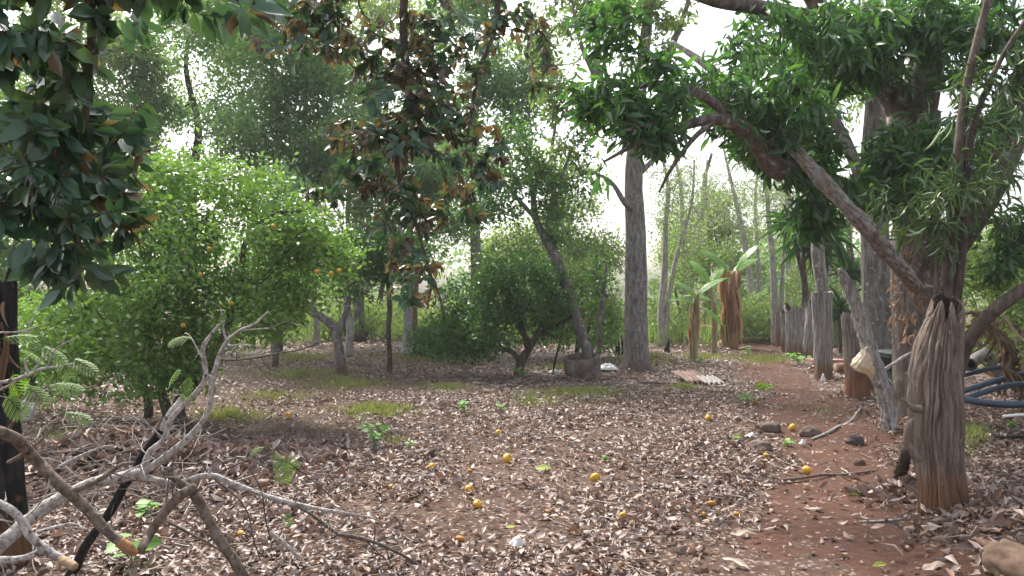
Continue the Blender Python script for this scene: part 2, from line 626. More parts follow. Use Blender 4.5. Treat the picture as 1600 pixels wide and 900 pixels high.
M_banana = mat_leaf('banana_leaf', [(0.12, 0.28, 0.05), (0.18, 0.36, 0.07), (0.14, 0.30, 0.06)], None, 0.4, 0.45, (1.4, 1.5, 0.4))
M_weed = mat_leaf('weed_leaf', [(0.11, 0.27, 0.05), (0.17, 0.36, 0.08), (0.24, 0.42, 0.12)], None, 0.5, 0.4, (1.4, 1.5, 0.5))
M_pinnate = mat_leaf('compound_leaf', [(0.13, 0.24, 0.06), (0.19, 0.31, 0.08), (0.10, 0.20, 0.055)], None, 0.5, 0.45, (1.4, 1.4, 0.5))
M_dryfrond = mat_leaf('dry_frond', [(0.22, 0.14, 0.08), (0.34, 0.24, 0.15), (0.15, 0.09, 0.055), (0.42, 0.33, 0.24)], None, 0.6, 0.2, (1.3, 1.1, 0.8))
M_drybanana = mat_leaf('dry_banana_sheath', [(0.46, 0.27, 0.14), (0.58, 0.40, 0.24), (0.33, 0.18, 0.09), (0.64, 0.49, 0.34)], None, 0.6, 0.2, (1.3, 1.1, 0.8))

M_bark_grey = mat_bark('grey_bark', [(0.09, 0.078, 0.07), (0.19, 0.17, 0.155), (0.30, 0.28, 0.265)], 14, 0.22, 1.0, (0.40, 0.39, 0.38), 0.64, (0.13, 0.085, 0.065), 0.3)
M_bark_tall = mat_bark('fissured_grey_bark', [(0.12, 0.105, 0.098), (0.23, 0.21, 0.20), (0.35, 0.33, 0.325)], 16, 0.3, 1.0, (0.44, 0.43, 0.43), 0.66, (0.15, 0.10, 0.08), 0.25)
M_bark_pale = mat_bark('pale_bark', [(0.22, 0.19, 0.175), (0.36, 0.33, 0.31), (0.48, 0.46, 0.44)], 9, 0.4, 0.6, (0.55, 0.53, 0.5), 0.66)
M_bark_brown = mat_bark('brown_bark', [(0.05, 0.037, 0.03), (0.10, 0.075, 0.06), (0.17, 0.14, 0.115)], 14, 0.3, 0.8, (0.27, 0.26, 0.24), 0.68)
M_bark_mango = mat_bark('mango_bark', [(0.06, 0.046, 0.038), (0.125, 0.10, 0.085), (0.21, 0.18, 0.155)], 12, 0.3, 0.9, (0.34, 0.33, 0.31), 0.63)
M_twig = mat_bark('twig_bark', [(0.05, 0.04, 0.034), (0.11, 0.088, 0.075), (0.17, 0.145, 0.125)], 30, 0.6, 0.4)
M_twig_red = mat_bark('reddish_bark', [(0.12, 0.065, 0.045), (0.20, 0.12, 0.085), (0.27, 0.19, 0.15)], 12, 0.3, 0.6)
M_stump = mat_bark('grooved_wood', [(0.085, 0.062, 0.048), (0.19, 0.145, 0.115), (0.30, 0.25, 0.21)], 30, 0.06, 0.9, (0.36, 0.32, 0.28), 0.70, (0.21, 0.105, 0.055), 0.33)
M_post = mat_bark('weathered_wood', [(0.13, 0.115, 0.105), (0.25, 0.23, 0.215), (0.38, 0.36, 0.345)], 26, 0.08, 0.9, (0.46, 0.44, 0.42), 0.68, (0.19, 0.10, 0.06), 0.34)
M_post_red = mat_bark('earth_stained_wood', [(0.13, 0.105, 0.085), (0.23, 0.19, 0.16), (0.33, 0.29, 0.26)], 26, 0.08, 0.9, (0.4, 0.37, 0.34), 0.68, (0.24, 0.10, 0.05), 0.55)
M_hollow = mat_plain('hollow_shade', [(0.008, 0.005, 0.004), (0.025, 0.014, 0.01), (0.07, 0.036, 0.025)], 30, 0.95, 0.6)  # shade down in the hollow tops is put into this near-black colour
M_beam = mat_bark('silvered_timber', [(0.16, 0.14, 0.12), (0.29, 0.265, 0.24), (0.40, 0.375, 0.345)], 16, 0.5, 0.7, (0.13, 0.105, 0.09), 0.66)
M_lichen = mat_bark('lichen_bark', [(0.22, 0.185, 0.16), (0.46, 0.425, 0.395), (0.66, 0.64, 0.615)], 34, 0.8, 1.0, (0.13, 0.105, 0.09), 0.63)
M_deadbrown = mat_bark('dead_brown_bark', [(0.08, 0.058, 0.045), (0.18, 0.135, 0.105), (0.28, 0.225, 0.185)], 30, 0.7, 1.0, (0.34, 0.30, 0.265), 0.64)
M_char = mat_bark('charred_wood', [(0.004, 0.004, 0.004), (0.012, 0.011, 0.011), (0.035, 0.032, 0.03)], 22, 0.5, 0.9, (0.16, 0.15, 0.145), 0.70, None, 0.3, 0.6)
M_char_trunk = mat_bark('charred_trunk', [(0.005, 0.005, 0.005), (0.013, 0.012, 0.012), (0.04, 0.033, 0.03)], 16, 0.25, 1.0, (0.10, 0.06, 0.035), 0.64, (0.17, 0.09, 0.045), 0.26, 0.6)
M_splint = mat_plain('broken_wood', [(0.22, 0.09, 0.035), (0.38, 0.19, 0.085), (0.48, 0.30, 0.16)], 18, 0.8, 0.5)
M_cut = mat_plain('cut_wood', [(0.24, 0.15, 0.085), (0.36, 0.245, 0.14), (0.46, 0.34, 0.21)], 22, 0.8, 0.3)
M_fruit = mat_plain('fruit_peel', [(0.34, 0.16, 0.02), (0.70, 0.38, 0.025), (0.78, 0.46, 0.05)], 14, 0.42, 0.25, 0.5)
M_fruit_old = mat_plain('old_fruit_peel', [(0.14, 0.055, 0.015), (0.42, 0.18, 0.02), (0.60, 0.32, 0.04)], 20, 0.5, 0.4, 0.4)
M_calyx = mat_plain('calyx', [(0.05, 0.04, 0.02), (0.10, 0.08, 0.03), (0.16, 0.13, 0.06)], 40, 0.8)
M_rock = mat_plain('rock', [(0.08, 0.052, 0.042), (0.15, 0.108, 0.09), (0.24, 0.19, 0.165)], 9, 0.9, 0.6, 0.2)
M_rock_dark = mat_plain('dark_rock', [(0.045, 0.035, 0.033), (0.085, 0.066, 0.062), (0.13, 0.105, 0.098)], 12, 0.85, 0.4, 0.2)
M_boulder = mat_plain('earthy_boulder', [(0.07, 0.045, 0.032), (0.14, 0.095, 0.07), (0.22, 0.17, 0.13)], 7, 0.95, 0.7, 0.15)
M_concrete = mat_plain('stained_concrete', [(0.085, 0.06, 0.05), (0.15, 0.115, 0.10), (0.27, 0.24, 0.22)], 5, 0.9, 0.5, 0.2)
M_tin_rust = mat_plain('rusty_sheet', [(0.17, 0.085, 0.06), (0.31, 0.20, 0.165), (0.42, 0.33, 0.295)], 6, 0.7, 0.2, 0.3)
M_tin_pale = mat_plain('pale_sheet', [(0.25, 0.21, 0.195), (0.40, 0.365, 0.35), (0.54, 0.51, 0.50)], 6, 0.6, 0.2, 0.3)
M_bag = mat_plain('cream_plastic', [(0.56, 0.45, 0.31), (0.66, 0.56, 0.42), (0.74, 0.66, 0.54)], 7, 0.35, 0.35, 0.5, 0.35)
M_white = mat_plain('white_plastic', [(0.55, 0.56, 0.57), (0.68, 0.69, 0.70), (0.76, 0.77, 0.78)], 7, 0.4, 0.2, 0.5)
M_pipe_blue = mat_plain('blue_pipe', [(0.03, 0.06, 0.10), (0.05, 0.095, 0.145), (0.13, 0.17, 0.205)], 5, 0.4, 0.05, 0.5)
M_pipe_dark = mat_plain('dark_blue_pipe', [(0.02, 0.035, 0.055), (0.035, 0.06, 0.09), (0.07, 0.09, 0.12)], 5, 0.4, 0.05, 0.5)
M_bin = mat_plain('dark_green_plastic', [(0.008, 0.02, 0.017), (0.014, 0.032, 0.027), (0.025, 0.045, 0.038)], 4, 0.65, 0.05, 0.5)
M_black = mat_plain('inside_shade', [(0.004, 0.004, 0.004), (0.008, 0.008, 0.008), (0.015, 0.013, 0.012)], 8, 0.9, 0.1)
M_slab = mat_plain('red_slab', [(0.22, 0.10, 0.08), (0.34, 0.19, 0.16), (0.42, 0.28, 0.24)], 9, 0.85, 0.3, 0.2)
M_cane = mat_plain('yellow_cane', [(0.38, 0.24, 0.08), (0.50, 0.34, 0.14), (0.58, 0.44, 0.24)], 12, 0.5, 0.2)
M_board = mat_plain('pale_board', [(0.26, 0.235, 0.21), (0.36, 0.34, 0.31), (0.44, 0.42, 0.39)], 10, 0.8, 0.3)
M_ink = mat_plain('printed_ink', [(0.03, 0.03, 0.035), (0.05, 0.05, 0.055), (0.07, 0.07, 0.075)], 10, 0.7, 0)

# ------------------------------------------------------------------ the ground and the path
def axis(a0, a1, step, out0, out1):
    mid = np.arange(a0, a1 + step, step)
    lo, hi, s = [], [], step
    v = a0
    while v > out0:
        s *= 1.3
        v -= s
        lo.append(v)
    s, v = step, a1
    while v < out1:
        s *= 1.3
        v += s
        hi.append(v)
    return np.concatenate([lo[::-1], mid, hi])


def sheet(name, xs, ys, zf, mat):
    X, Y = np.meshgrid(xs, ys)
    V = np.stack([X, Y, zf(X, Y)], -1).reshape(-1, 3)
    nx = len(xs)
    i = (np.arange(len(ys) - 1)[:, None] * nx + np.arange(nx - 1)[None]).ravel()
    return mesh(name, V, np.stack([i, i + 1, i + nx + 1, i + nx], -1), None, mat)


o = link('ground', sheet('ground', axis(-7, 8.5, 0.1, -700, 700), axis(2.8, 15, 0.1, -60, 900), lambda X, Y: hgt(X, Y), M_ground))
tag(o, kind='structure')
# the path: its own sheet of trodden red soil a few mm above the ground, ragged at both edges
ys = np.concatenate([np.arange(1.0, 16, 0.07), np.arange(16, 60, 0.4)])
us = np.linspace(0, 1, 44)
el = np.interp(ys, PATH_Y, PATH_L) - 0.1 + 0.55 * (fbm(v3(ys * 1.3, 0.3, 9.0)) - 0.5)
er = np.interp(ys, PATH_Y, PATH_R) + 0.1 + 0.55 * (fbm(v3(ys * 1.3, 7.3, 2.0)) - 0.5)
X = el[:, None] + (er - el)[:, None] * us
Y = np.broadcast_to(ys[:, None], X.shape)
Z = hgt(X, Y) + 0.012 + 0.02 * (fbm(v3(X * 7, Y * 7, 1.0)) - 0.4) + 0.03 * (vn(v3(X * 3.2, Y * 2.2, 8.0)) - 0.6) - 0.05 * (np.abs(us - 0.5) * 2) ** 6
i = (np.arange(len(ys) - 1)[:, None] * 44 + np.arange(43)[None]).ravel()
o = link('path', mesh('path', np.stack([X, Y, Z], -1), np.stack([i, i + 1, i + 45, i + 44], -1), None, M_path))
tag(o, kind='structure')


# ------------------------------------------------------------------ leaf litter
def density(x, y):
    d = 1 - 0.945 * path_in(x, y)
    c = G(850, 790)
    d = d * (1 - np.clip(bump(x, y, c[0], c[1], 0.9, 0.7, 0.75), 0, 1))
    c = G(400, 665)
    d = d * (1 - np.clip(bump(x, y, c[0], c[1], 2.6, 1.6, 1.0), 0, 0.88))
    d = d * (1 - 0.6 * smooth(1.0, -2.0, x) * smooth(9.0, 11.0, y))
    d = d * (0.26 + 0.86 * smooth(0.28, 0.62, fbm(v3(x * 0.9, y * 0.9, 11.0))))
    d = d * (0.5 + 0.5 * smooth(0.3, 0.55, vn(v3(x * 3.1, y * 3.1, 4.0))))
    return np.clip(d, 0.02, 1)


def scatter(n, y0, y1, rng):
    u = rng.random(n * 3)
    a, b = 0.72 / 2, 0.6
    f = lambda y: a * y * y + b * y
    t = f(y0) + u * (f(y1) - f(y0))
    y = (-b + np.sqrt(b * b + 4 * a * t)) / (2 * a)
    x = (rng.random(n * 3) * 2 - 1) * (0.72 * y + 0.6)
    k = rng.random(n * 3) < density(x, y)
    return x[k][:n], y[k][:n]


def litter(n, y0, y1, l0, l1, tilt, rng, lift=0.035):
    x, y = scatter(n, y0, y1, rng)
    n = len(x)
    P = v3(x, y, hgt(x, y) + 0.016 + lift * rng.random(n) ** 1.6 * (1 - 0.6 * path_in(x, y)))
    th = rng.random(n) * 2 * PI
    D = v3(np.cos(th), np.sin(th), rng.normal(0, tilt * 0.7, n))
    N = v3(rng.normal(0, tilt, n), rng.normal(0, tilt, n), np.ones(n))
    L = l0 + (l1 - l0) * rng.random(n) ** 1.5
    return P, nrm(D), nrm(N), L, L * (0.32 + 0.26 * rng.random(n))


acc = MB()
rl = np.random.default_rng(21)
near = litter(19500, 3.7, 6.5, 0.024, 0.085, 0.3, rl)
order = np.argsort(near[0][:, 1] - 6.0 * (near[3] - 0.09))
vis = np.abs(near[0][order, 0] / near[0][order, 1]) < 0.62
vis &= near[0][order, 1] > 4.45
pick = order[vis][:280]
rest = np.ones(len(near[0]), bool)
rest[pick] = False
acc.add(*blades(*[a[rest] for a in near], DRY))
acc.add(*blades(*litter(38000, 6.3, 12.5, 0.03, 0.09, 0.4, rl), DRY2))
acc.add(*blades(*litter(56000, 12.0, 22.0, 0.04, 0.10, 0.42, rl), KITE))
acc.add(*blades(*litter(26000, 21.0, 36.0, 0.08, 0.18, 0.4, rl), KITE))
# extra leaves heaped on the raked pile and on the bank at lower right
for cx, cy, sx, sy, n in ((-3.45, 6.7, 0.75, 0.42, 2600), (3.5, 4.7, 0.5, 0.55, 1100), (-2.6, 7.4, 0.7, 0.3, 700), (3.42, 5.75, 0.2, 0.22, 260), (3.05, 6.0, 0.16, 0.2, 200)):
    x, y = rl.normal(cx, sx, n), rl.normal(cy, sy, n)
    P = v3(x, y, hgt(x, y) + 0.03 + 0.07 * rl.random(n))
    th = rl.random(n) * 2 * PI
    L = 0.05 + 0.09 * rl.random(n)
    acc.add(*blades(P, nrm(v3(np.cos(th), np.sin(th), rl.normal(0, 0.5, n))), nrm(v3(rl.normal(0, 1.0, n), rl.normal(-.3, 1.0, n), 1.0)), L, L * 0.38, DRY2))
o = link('leaf_litter', acc.mesh('leaf_litter', M_litter))
tag(o, kind='stuff')
dry_meshes = leaf_meshes('fallen_leaf', CURL, M_litter, 1.0)
n0 = len(bpy.data.objects)
P, D, N, L, W = [a[pick] for a in near]
leaf_objects('fallen_leaf', None, dry_meshes, P, D, N, L * 1.05, (0, 0, 0))
for ob in list(bpy.data.objects):
    if ob.name.split('.')[0] == 'fallen_leaf':
        tag(ob, 'dry curled brown leaf lying in the litter closest to the camera', 'leaf', 'fallen leaves close to the camera')

# fine dead twigs strewn through the litter
rt = np.random.default_rng(5)
x, y = scatter(2600, 3.9, 15.0, rt)
n = len(x)
th = rt.random(n) * 2 * PI
ln = 0.08 + 0.3 * rt.random(n) ** 2
t = np.linspace(-0.5, 0.5, 4)
bend = rt.normal(0, 0.25, n)
PX = x[:, None] + (np.cos(th)[:, None] * t + np.sin(th)[:, None] * bend[:, None] * t * t) * ln[:, None]
PY = y[:, None] + (np.sin(th)[:, None] * t - np.cos(th)[:, None] * bend[:, None] * t * t) * ln[:, None]
P = v3(PX, PY, hgt(PX, PY) + 0.035 + 0.02 * rt.random((n, 1)))
R = (0.0018 + 0.0035 * rt.random((n, 1))) * np.ones(4)
M_straw = mat_leaf('dead_twig', [(0.16, 0.12, 0.095), (0.34, 0.29, 0.25), (0.11, 0.075, 0.055), (0.46, 0.41, 0.37)], None, 0.8, 0.0)
mb = MB().add(*tubes(P, R, 4, False))
tag(link('twig_litter', mb.mesh('twig_litter', M_straw)), kind='stuff')

# crumbs of earth and small stones on the trodden path
rp_ = np.random.default_rng(15)
y = 4.0 + 16 * rp_.random(2600) ** 1.6
x = np.interp(y, PATH_Y, PATH_L) + (np.interp(y, PATH_Y, PATH_R) - np.interp(y, PATH_Y, PATH_L)) * rp_.random(2600)
r = 0.004 + 0.016 * rp_.random(2600) ** 4
oct_v = np.array([(1, 0, 0), (0, 1, 0), (-1, 0, 0), (0, -1, 0), (0, 0, .8), (0, 0, -.5)], float)
V = v3(x, y, hgt(x, y) + 0.018)[:, None, :] + oct_v[None] * r[:, None, None] * (0.6 + 0.8 * rp_.random((2600, 6, 1)))
T_ = np.array([(0, 1, 4), (1, 2, 4), (2, 3, 4), (3, 0, 4)])
tag(link('pebbles', mesh('pebbles', V, None, (T_[None] + (np.arange(2600) * 6)[:, None, None]).reshape(-1, 3),
                         mat_leaf('pebble', [(0.07, 0.04, 0.03), (0.12, 0.07, 0.05), (0.20, 0.14, 0.11), (0.09, 0.05, 0.036), (0.34, 0.27, 0.23)], None, 0.9, 0))), kind='stuff')

# tangle of thin dead sticks on the raked heap
n = 240
c0 = v3(rp_.normal(-3.3, 0.65, n), rp_.normal(6.4, 0.6, n), 0.0)
c0[:, 2] = hgt(c0[:, 0], c0[:, 1]) + 0.04 + 0.22 * rp_.random(n) ** 1.5
dr = nrm(v3(rp_.normal(0, 1, n), rp_.normal(0, .8, n), rp_.normal(.1, .35, n)))
ln = 0.25 + 0.75 * rp_.random(n) ** 1.5
t = np.linspace(-.5, .5, 6)
P = c0[:, None, :] + dr[:, None, :] * (t[None, :, None] * ln[:, None, None]) + rp_.normal(0, .018, (n, 6, 3))
P[..., 2] = np.maximum(P[..., 2], hgt(P[..., 0], P[..., 1]) + 0.02)
tag(link('brush_tangle', MB().add(*tubes(P, (0.002 + 0.006 * rp_.random((n, 1)) ** 2) * np.linspace(1, .4, 6), 5, False)).mesh('brush_tangle', M_straw)), kind='stuff')

# grass: thin short blades in patches
gr = np.random.default_rng(9)
gp, gl = [], []
for px, py, rx, ry, n, h in ((900, 617, 75, 9, 5200, 0.10), (830, 628, 40, 8, 1200, 0.08), (590, 643, 50, 9, 2600, 0.10), (540, 600, 60, 9, 1800, 0.1), (470, 585, 80, 9, 1700, 0.1),
                             (360, 650, 60, 12, 1200, 0.09), (110, 700, 45, 22, 2200, 0.12), (700, 607, 40, 7, 900, 0.09), (1190, 606, 12, 4, 300, 0.13), (1070, 607, 25, 4, 500, 0.1),
                             (1000, 570, 60, 6, 1800, 0.13), (1200, 560, 60, 7, 1600, 0.12), (700, 560, 120, 8, 2500, 0.14), (470, 560, 60, 6, 1500, 0.14), (1520, 690, 30, 20, 900, 0.12),
                             (1290, 640, 60, 20, 200, 0.06), (1100, 560, 60, 6, 1200, 0.13), (880, 575, 40, 5, 800, 0.13), (620, 690, 25, 12, 350, 0.07), (430, 620, 80, 14, 900, 0.08)):
    n = int(n * 1.3)
    a, r = gr.random(n) * 2 * PI, np.abs(gr.normal(0, 0.75, n))
    qx, qy = px + rx * r * np.cos(a), np.maximum(py + ry * r * np.sin(a), 520)
    d = EYE * F / (qy - HZ)
    x = (qx - 800) / F * d
    gp.append(v3(x, d, hgt(x, d)))
    gl.append(h * 1.0 * (0.3 + gr.random(n)) * np.exp(-0.25 * r * r))
P, L = np.vstack(gp), np.concatenate(gl)
n = len(P)
D = v3(gr.normal(0, 0.5, n), gr.normal(0, 0.5, n), 1.0)
tag(link('grass', MB().add(*blades(P, nrm(D), nrm(gr.normal(0, 1, (n, 3))), L, 0.007 + 0.05 * L, KITE)).mesh('grass', M_grass)), kind='stuff')


# ------------------------------------------------------------------ trees
def E(px, py, d, rx, ry, rd, w=1.0):
    return at(px, py, d), np.array((rx / F * d, rd, ry / F * d)), w


def fill(env, n, rng, gap=0.0, fq=1.2, shell=0.45):
    """n points inside the ellipsoids of env, with holes where the noise is low"""
    wts = np.array([e[2] * np.prod(e[1]) ** 0.67 for e in env])
    out = []
    while len(out) < n:
        k = rng.choice(len(env), p=wts / wts.sum())
        v = rng.normal(0, 1, 3)
        v = v / np.linalg.norm(v) * rng.random() ** shell
        p = env[k][0] + v * env[k][1]
        if p[2] < 0.12 or (gap and vn(p * fq + 3.7) < gap):
            continue
        out.append(p)
    return np.array(out)


def skeleton(lines, attr, rng, tip_r, steps=4, ex=2.3, jit=0.1, down=0.0):
    """twigs from the trunk lines (pts, radii) to every attractor; returns P (n,steps+1,3), R"""
    NP = np.zeros((sum(len(l[0]) for l in lines) + len(attr) * steps, 3))
    ND, par = np.zeros_like(NP), np.full(len(NP), -1)
    lim = np.full(len(NP), 9.0)
    n = 0
    for P, R in lines:
        NP[n:n + len(P)] = P
        ND[n:n + len(P)] = nrm(np.gradient(P, axis=0))
        lim[n:n + len(P)] = R
        n += len(P)
    n_tr = n
    d0 = np.min(np.linalg.norm(attr[:, None] - NP[None, 2:n], axis=2), axis=1)
    attr = attr[np.argsort(d0)]
    starts, firsts = [], []
    lo = min(3, n - 1)
    for a in attr:
        v = a - NP[lo:n]
        ds = np.linalg.norm(v, axis=1)
        j = lo + int(np.argmin(ds + 0.25 * np.maximum(0, -v[:, 2])))
        p0, dd = NP[j], np.linalg.norm(a - NP[j])
        c = p0 + nrm(ND[j] + rng.normal(0, 0.4, 3)) * dd * 0.45
        t = np.linspace(0, 1, steps + 1)[1:, None]
        B = (1 - t) ** 2 * p0 + 2 * t * (1 - t) * c + t * t * a
        B[:-1] += rng.normal(0, jit * dd / steps, (steps - 1, 3))
        B[:, 2] -= down * dd * (t[:, 0] ** 2)
        NP[n:n + steps] = B
        full = np.vstack([p0, B])
        ND[n:n + steps] = nrm(np.diff(full, axis=0))
        par[n] = j
        par[n + 1:n + steps] = np.arange(n, n + steps - 1)
        starts.append(j)
        firsts.append(n)
        n += steps
    cnt = np.zeros(n)
    for i in range(n - 1, n_tr - 1, -1):
        cnt[i] = max(cnt[i], 0) + (1 if cnt[i] == 0 else 0)
        if par[i] >= n_tr:
            cnt[par[i]] += cnt[i]
    rad = tip_r * np.maximum(cnt, 1) ** (1 / ex)
    rad[:n_tr] = 9
    P = np.array([np.vstack([NP[s], NP[f:f + steps]]) for s, f in zip(starts, firsts)])
    R = np.zeros((len(P), steps + 1))
    for k, (s, f) in enumerate(zip(starts, firsts)):
        r = rad[f:f + steps]
        R[k, 1:] = r
        R[k, 0] = min(r[0] * 1.15, lim[s] * 0.8 if s < n_tr else rad[s])
    R[:, -1] *= 0.5
    return P, R


def sprays_on(P, k, rng, tmin=0.15):
    """leaves set alternately along both sides of drooping twigs, blades of a twig roughly in one plane"""
    n, m, _ = P.shape
    t = (tmin + (1 - tmin) * (np.arange(k)[None] + 0.5 * rng.random((n, k))) / k) * (m - 1)
    i = np.minimum(t.astype(int), m - 2)
    f = (t - i)[..., None]
    r = np.arange(n)[:, None]
    Q = P[r, i] * (1 - f) + P[r, i + 1] * f
    tw = nrm(P[r, i + 1] - P[r, i])
    nv = np.where(P[:, -1:, 1:2] < 3.5, np.array((-0.1, -0.95, 0.4)), np.array((0, -0.12, 0.35)))
    nv = np.repeat(nrm(nv + 0.85 * nrm(rng.normal(0, 1, (n, 1, 3))) * np.where(P[:, -1:, 1:2] < 3.5, 1.0, 1.6)), k, 1)
    sd_ = nrm(np.cross(tw, nv)) * np.where(np.arange(k) % 2 == 0, 1, -1)[None, :, None]
    D = tw * 0.45 + sd_ * 0.75 + rng.normal(0, 0.2, Q.shape) + np.array((0, 0, -0.55))
    N = nv + rng.normal(0, 0.28, Q.shape)
    return Q.reshape(-1, 3), nrm(D).reshape(-1, 3), nrm(N).reshape(-1, 3)


def leaves_on(P, k, spread, a, b, c, up, rng, tmin=0.3, face=(0, 0, 0)):
    """k leaves on every twig: position, direction, normal"""
    n, m, _ = P.shape
    t = (tmin + (1 - tmin) * rng.random((n, k))) * (m - 1)
    i = np.minimum(t.astype(int), m - 2)
    f = (t - i)[..., None]
    r = np.arange(n)[:, None]
    Q = P[r, i] * (1 - f) + P[r, i + 1] * f
    tw = nrm(P[r, i + 1] - P[r, i])
    Q = (Q + rng.normal(0, spread, Q.shape)).reshape(-1, 3)
    D = tw.reshape(-1, 3) * a + nrm(rng.normal(0, 1, Q.shape)) * b + np.array((0, 0, -c))
    N = np.array((0, 0, up)) + np.array(face) * np.where(Q[:, 1:2] < 3.5, 1.0, 0.12) + nrm(rng.normal(0, 1, Q.shape))
    return Q, nrm(D), nrm(N)


def tree(name, label, cat, lines, env, n_attr, per, leaf_l, leaf_w, leafmat, bark, seed, tmpl=None, group=None, gap=0.3, fq=1.2, spread=0.12, tip=0.006,
         side=8, abc=(0.4, 1.0, 0.25), up=0.6, parts=0, jit=0.12, down=0.0, leaf_name='leaf', shell=0.45, twig_sides=4, base=None, lump=0.12, ridges=None, face=(0, 0, 0), near_big=0):
    """trunk lines [(pts, radii), ...], ellipsoids for the crown; returns the root and the twig lines"""
    rng = np.random.default_rng(seed)
    base = np.array(lines[0][0][0], float) if base is None else np.asarray(base, float)
    root = thing(name, label, cat, base, group)
    mb = MB()
    res = []
    for pts, rad in lines:
        big = max(rad)
        if ridges and len(res) < 1:
            P_, R_ = limb(mb, pts, rad, 72, 140, lump * 0.6, 2.0 / max(big * 4, 0.2), 0, ridges)
            res.append((P_[::4], R_[::4]))
        else:
            res.append(limb(mb, pts, rad, side, None, lump, 2.0 / max(big * 4, 0.2), 0))
    attr = fill(env, n_attr, rng, gap, fq, shell)
    P, R = skeleton(res, attr, rng, tip, 4, 2.3, jit, down)
    mb.add(*tubes(P, R, twig_sides, False))
    link('trunk', mb.mesh('trunk', bark, base), root)
    if per:
        Q, D, N = sprays_on(P, per, rng) if near_big else leaves_on(P, per, spread, *abc, up, rng, 0.3, face)
        L = leaf_l * (0.6 + 0.7 * rng.random(len(Q)))
        if near_big:
            L = L * np.where(Q[:, 1] < 3.5, near_big, 1.0)
        W = L * leaf_w * (0.8 + 0.4 * rng.random(len(Q)))
        tm = tmpl or KITE
        k = np.zeros(len(Q), bool)
        if parts:
            px = Q[:, 0] / Q[:, 1]
            pz = (Q[:, 2] - EYE) / Q[:, 1]
            vis = (np.abs(px) < 0.66) & (pz < 0.385) & (Q[:, 1] > 0.5)
            sc = np.where(vis, L / np.maximum(Q[:, 1], 0.3), -1)
            k[np.argsort(-sc)[:parts]] = True
            ms = leaf_meshes(leaf_name, tm if isinstance(tm, list) else [tm], leafmat, leaf_w)
            leaf_objects(leaf_name, root, ms, Q[k], D[k], N[k], L[k], base)
        if (~k).any():
            o = link('foliage' if parts else 'crown', MB().add(*blades(Q[~k], D[~k], N[~k], L[~k], W[~k], tm)).mesh('crown', leafmat, base), root)
            if parts:
                o['kind'] = 'stuff'
    return root, P


def pl(d, *pp):
    """points from (px, py[, d]) pixels at distance d"""
    return [at(p[0], p[1], p[2] if len(p) > 2 else d) for p in pp]


def rp(d, *r):
    return [q / F * d for q in r]


def foot(px, py, d):
    """a point on the ground at column px and distance d, sunk a little"""
    x = (px - 800) / F * d
    return np.array((x, d, float(hgt(x, d)) - 0.06))


def trunk(px, d, *pp):
    return [foot(px, 0, d)] + pl(d, *pp)


# the great pale-grey trunk in the middle of the clearing
d = 16.6
tree('tall_tree', 'tall straight grey trunk beside the leaning concrete ring, pale limbs high up', 'tree',
     [(trunk(993, d, (994, 560), (993, 520), (994, 440), (993, 360), (990, 280), (996, 180), (1005, 90), (1018, -20), (1030, -130)), rp(d, 29, 21, 18.5, 17.5, 16, 14, 11.5, 9.5, 7, 4)),
      (pl(d, (990, 330, 16.6), (975, 315, 16.2), (955, 285, 16), (920, 265, 15.6)), rp(d, 5, 4.5, 3, 1.5)),
      (pl(d, (994, 230), (960, 180, 16.2), (930, 120, 16), (905, 60, 15.7), (890, -20, 15.5)), rp(d, 5, 4.5, 4, 3, 1.5)),
      (pl(d, (932, 125, 16), (935, 60, 16.4), (965, -10, 16.8)), rp(d, 6, 4, 2)),
      (pl(d, (1000, 140), (1040, 90), (1070, 20), (1090, -60)), rp(d, 7, 6, 4, 2)),
      (pl(d, (1000, 270), (1030, 240), (1060, 200)), rp(d, 5, 4, 2))],
     [E(900, 110, 15.6, 60, 110, 1.0), E(900, -60, 15.6, 110, 80, 1.6), E(1060, -70, 16.6, 110, 80, 1.8), E(860, 270, 15.6, 60, 60, 0.8), E(1000, 20, 16.5, 90, 80, 1.0), E(890, 60, 15.8, 90, 110, 1.4, 1.3), E(955, 150, 15.8, 45, 80, 0.9), E(1060, 110, 16.3, 50, 90, 1.0)],
     300, 30, 0.16, 0.38, M_light, M_bark_tall, 101, tmpl=TW, gap=0.42, fq=0.8, spread=0.1, tip=0.009, side=18, abc=(0.3, 1, 0.5), ridges=(26, 0.09))

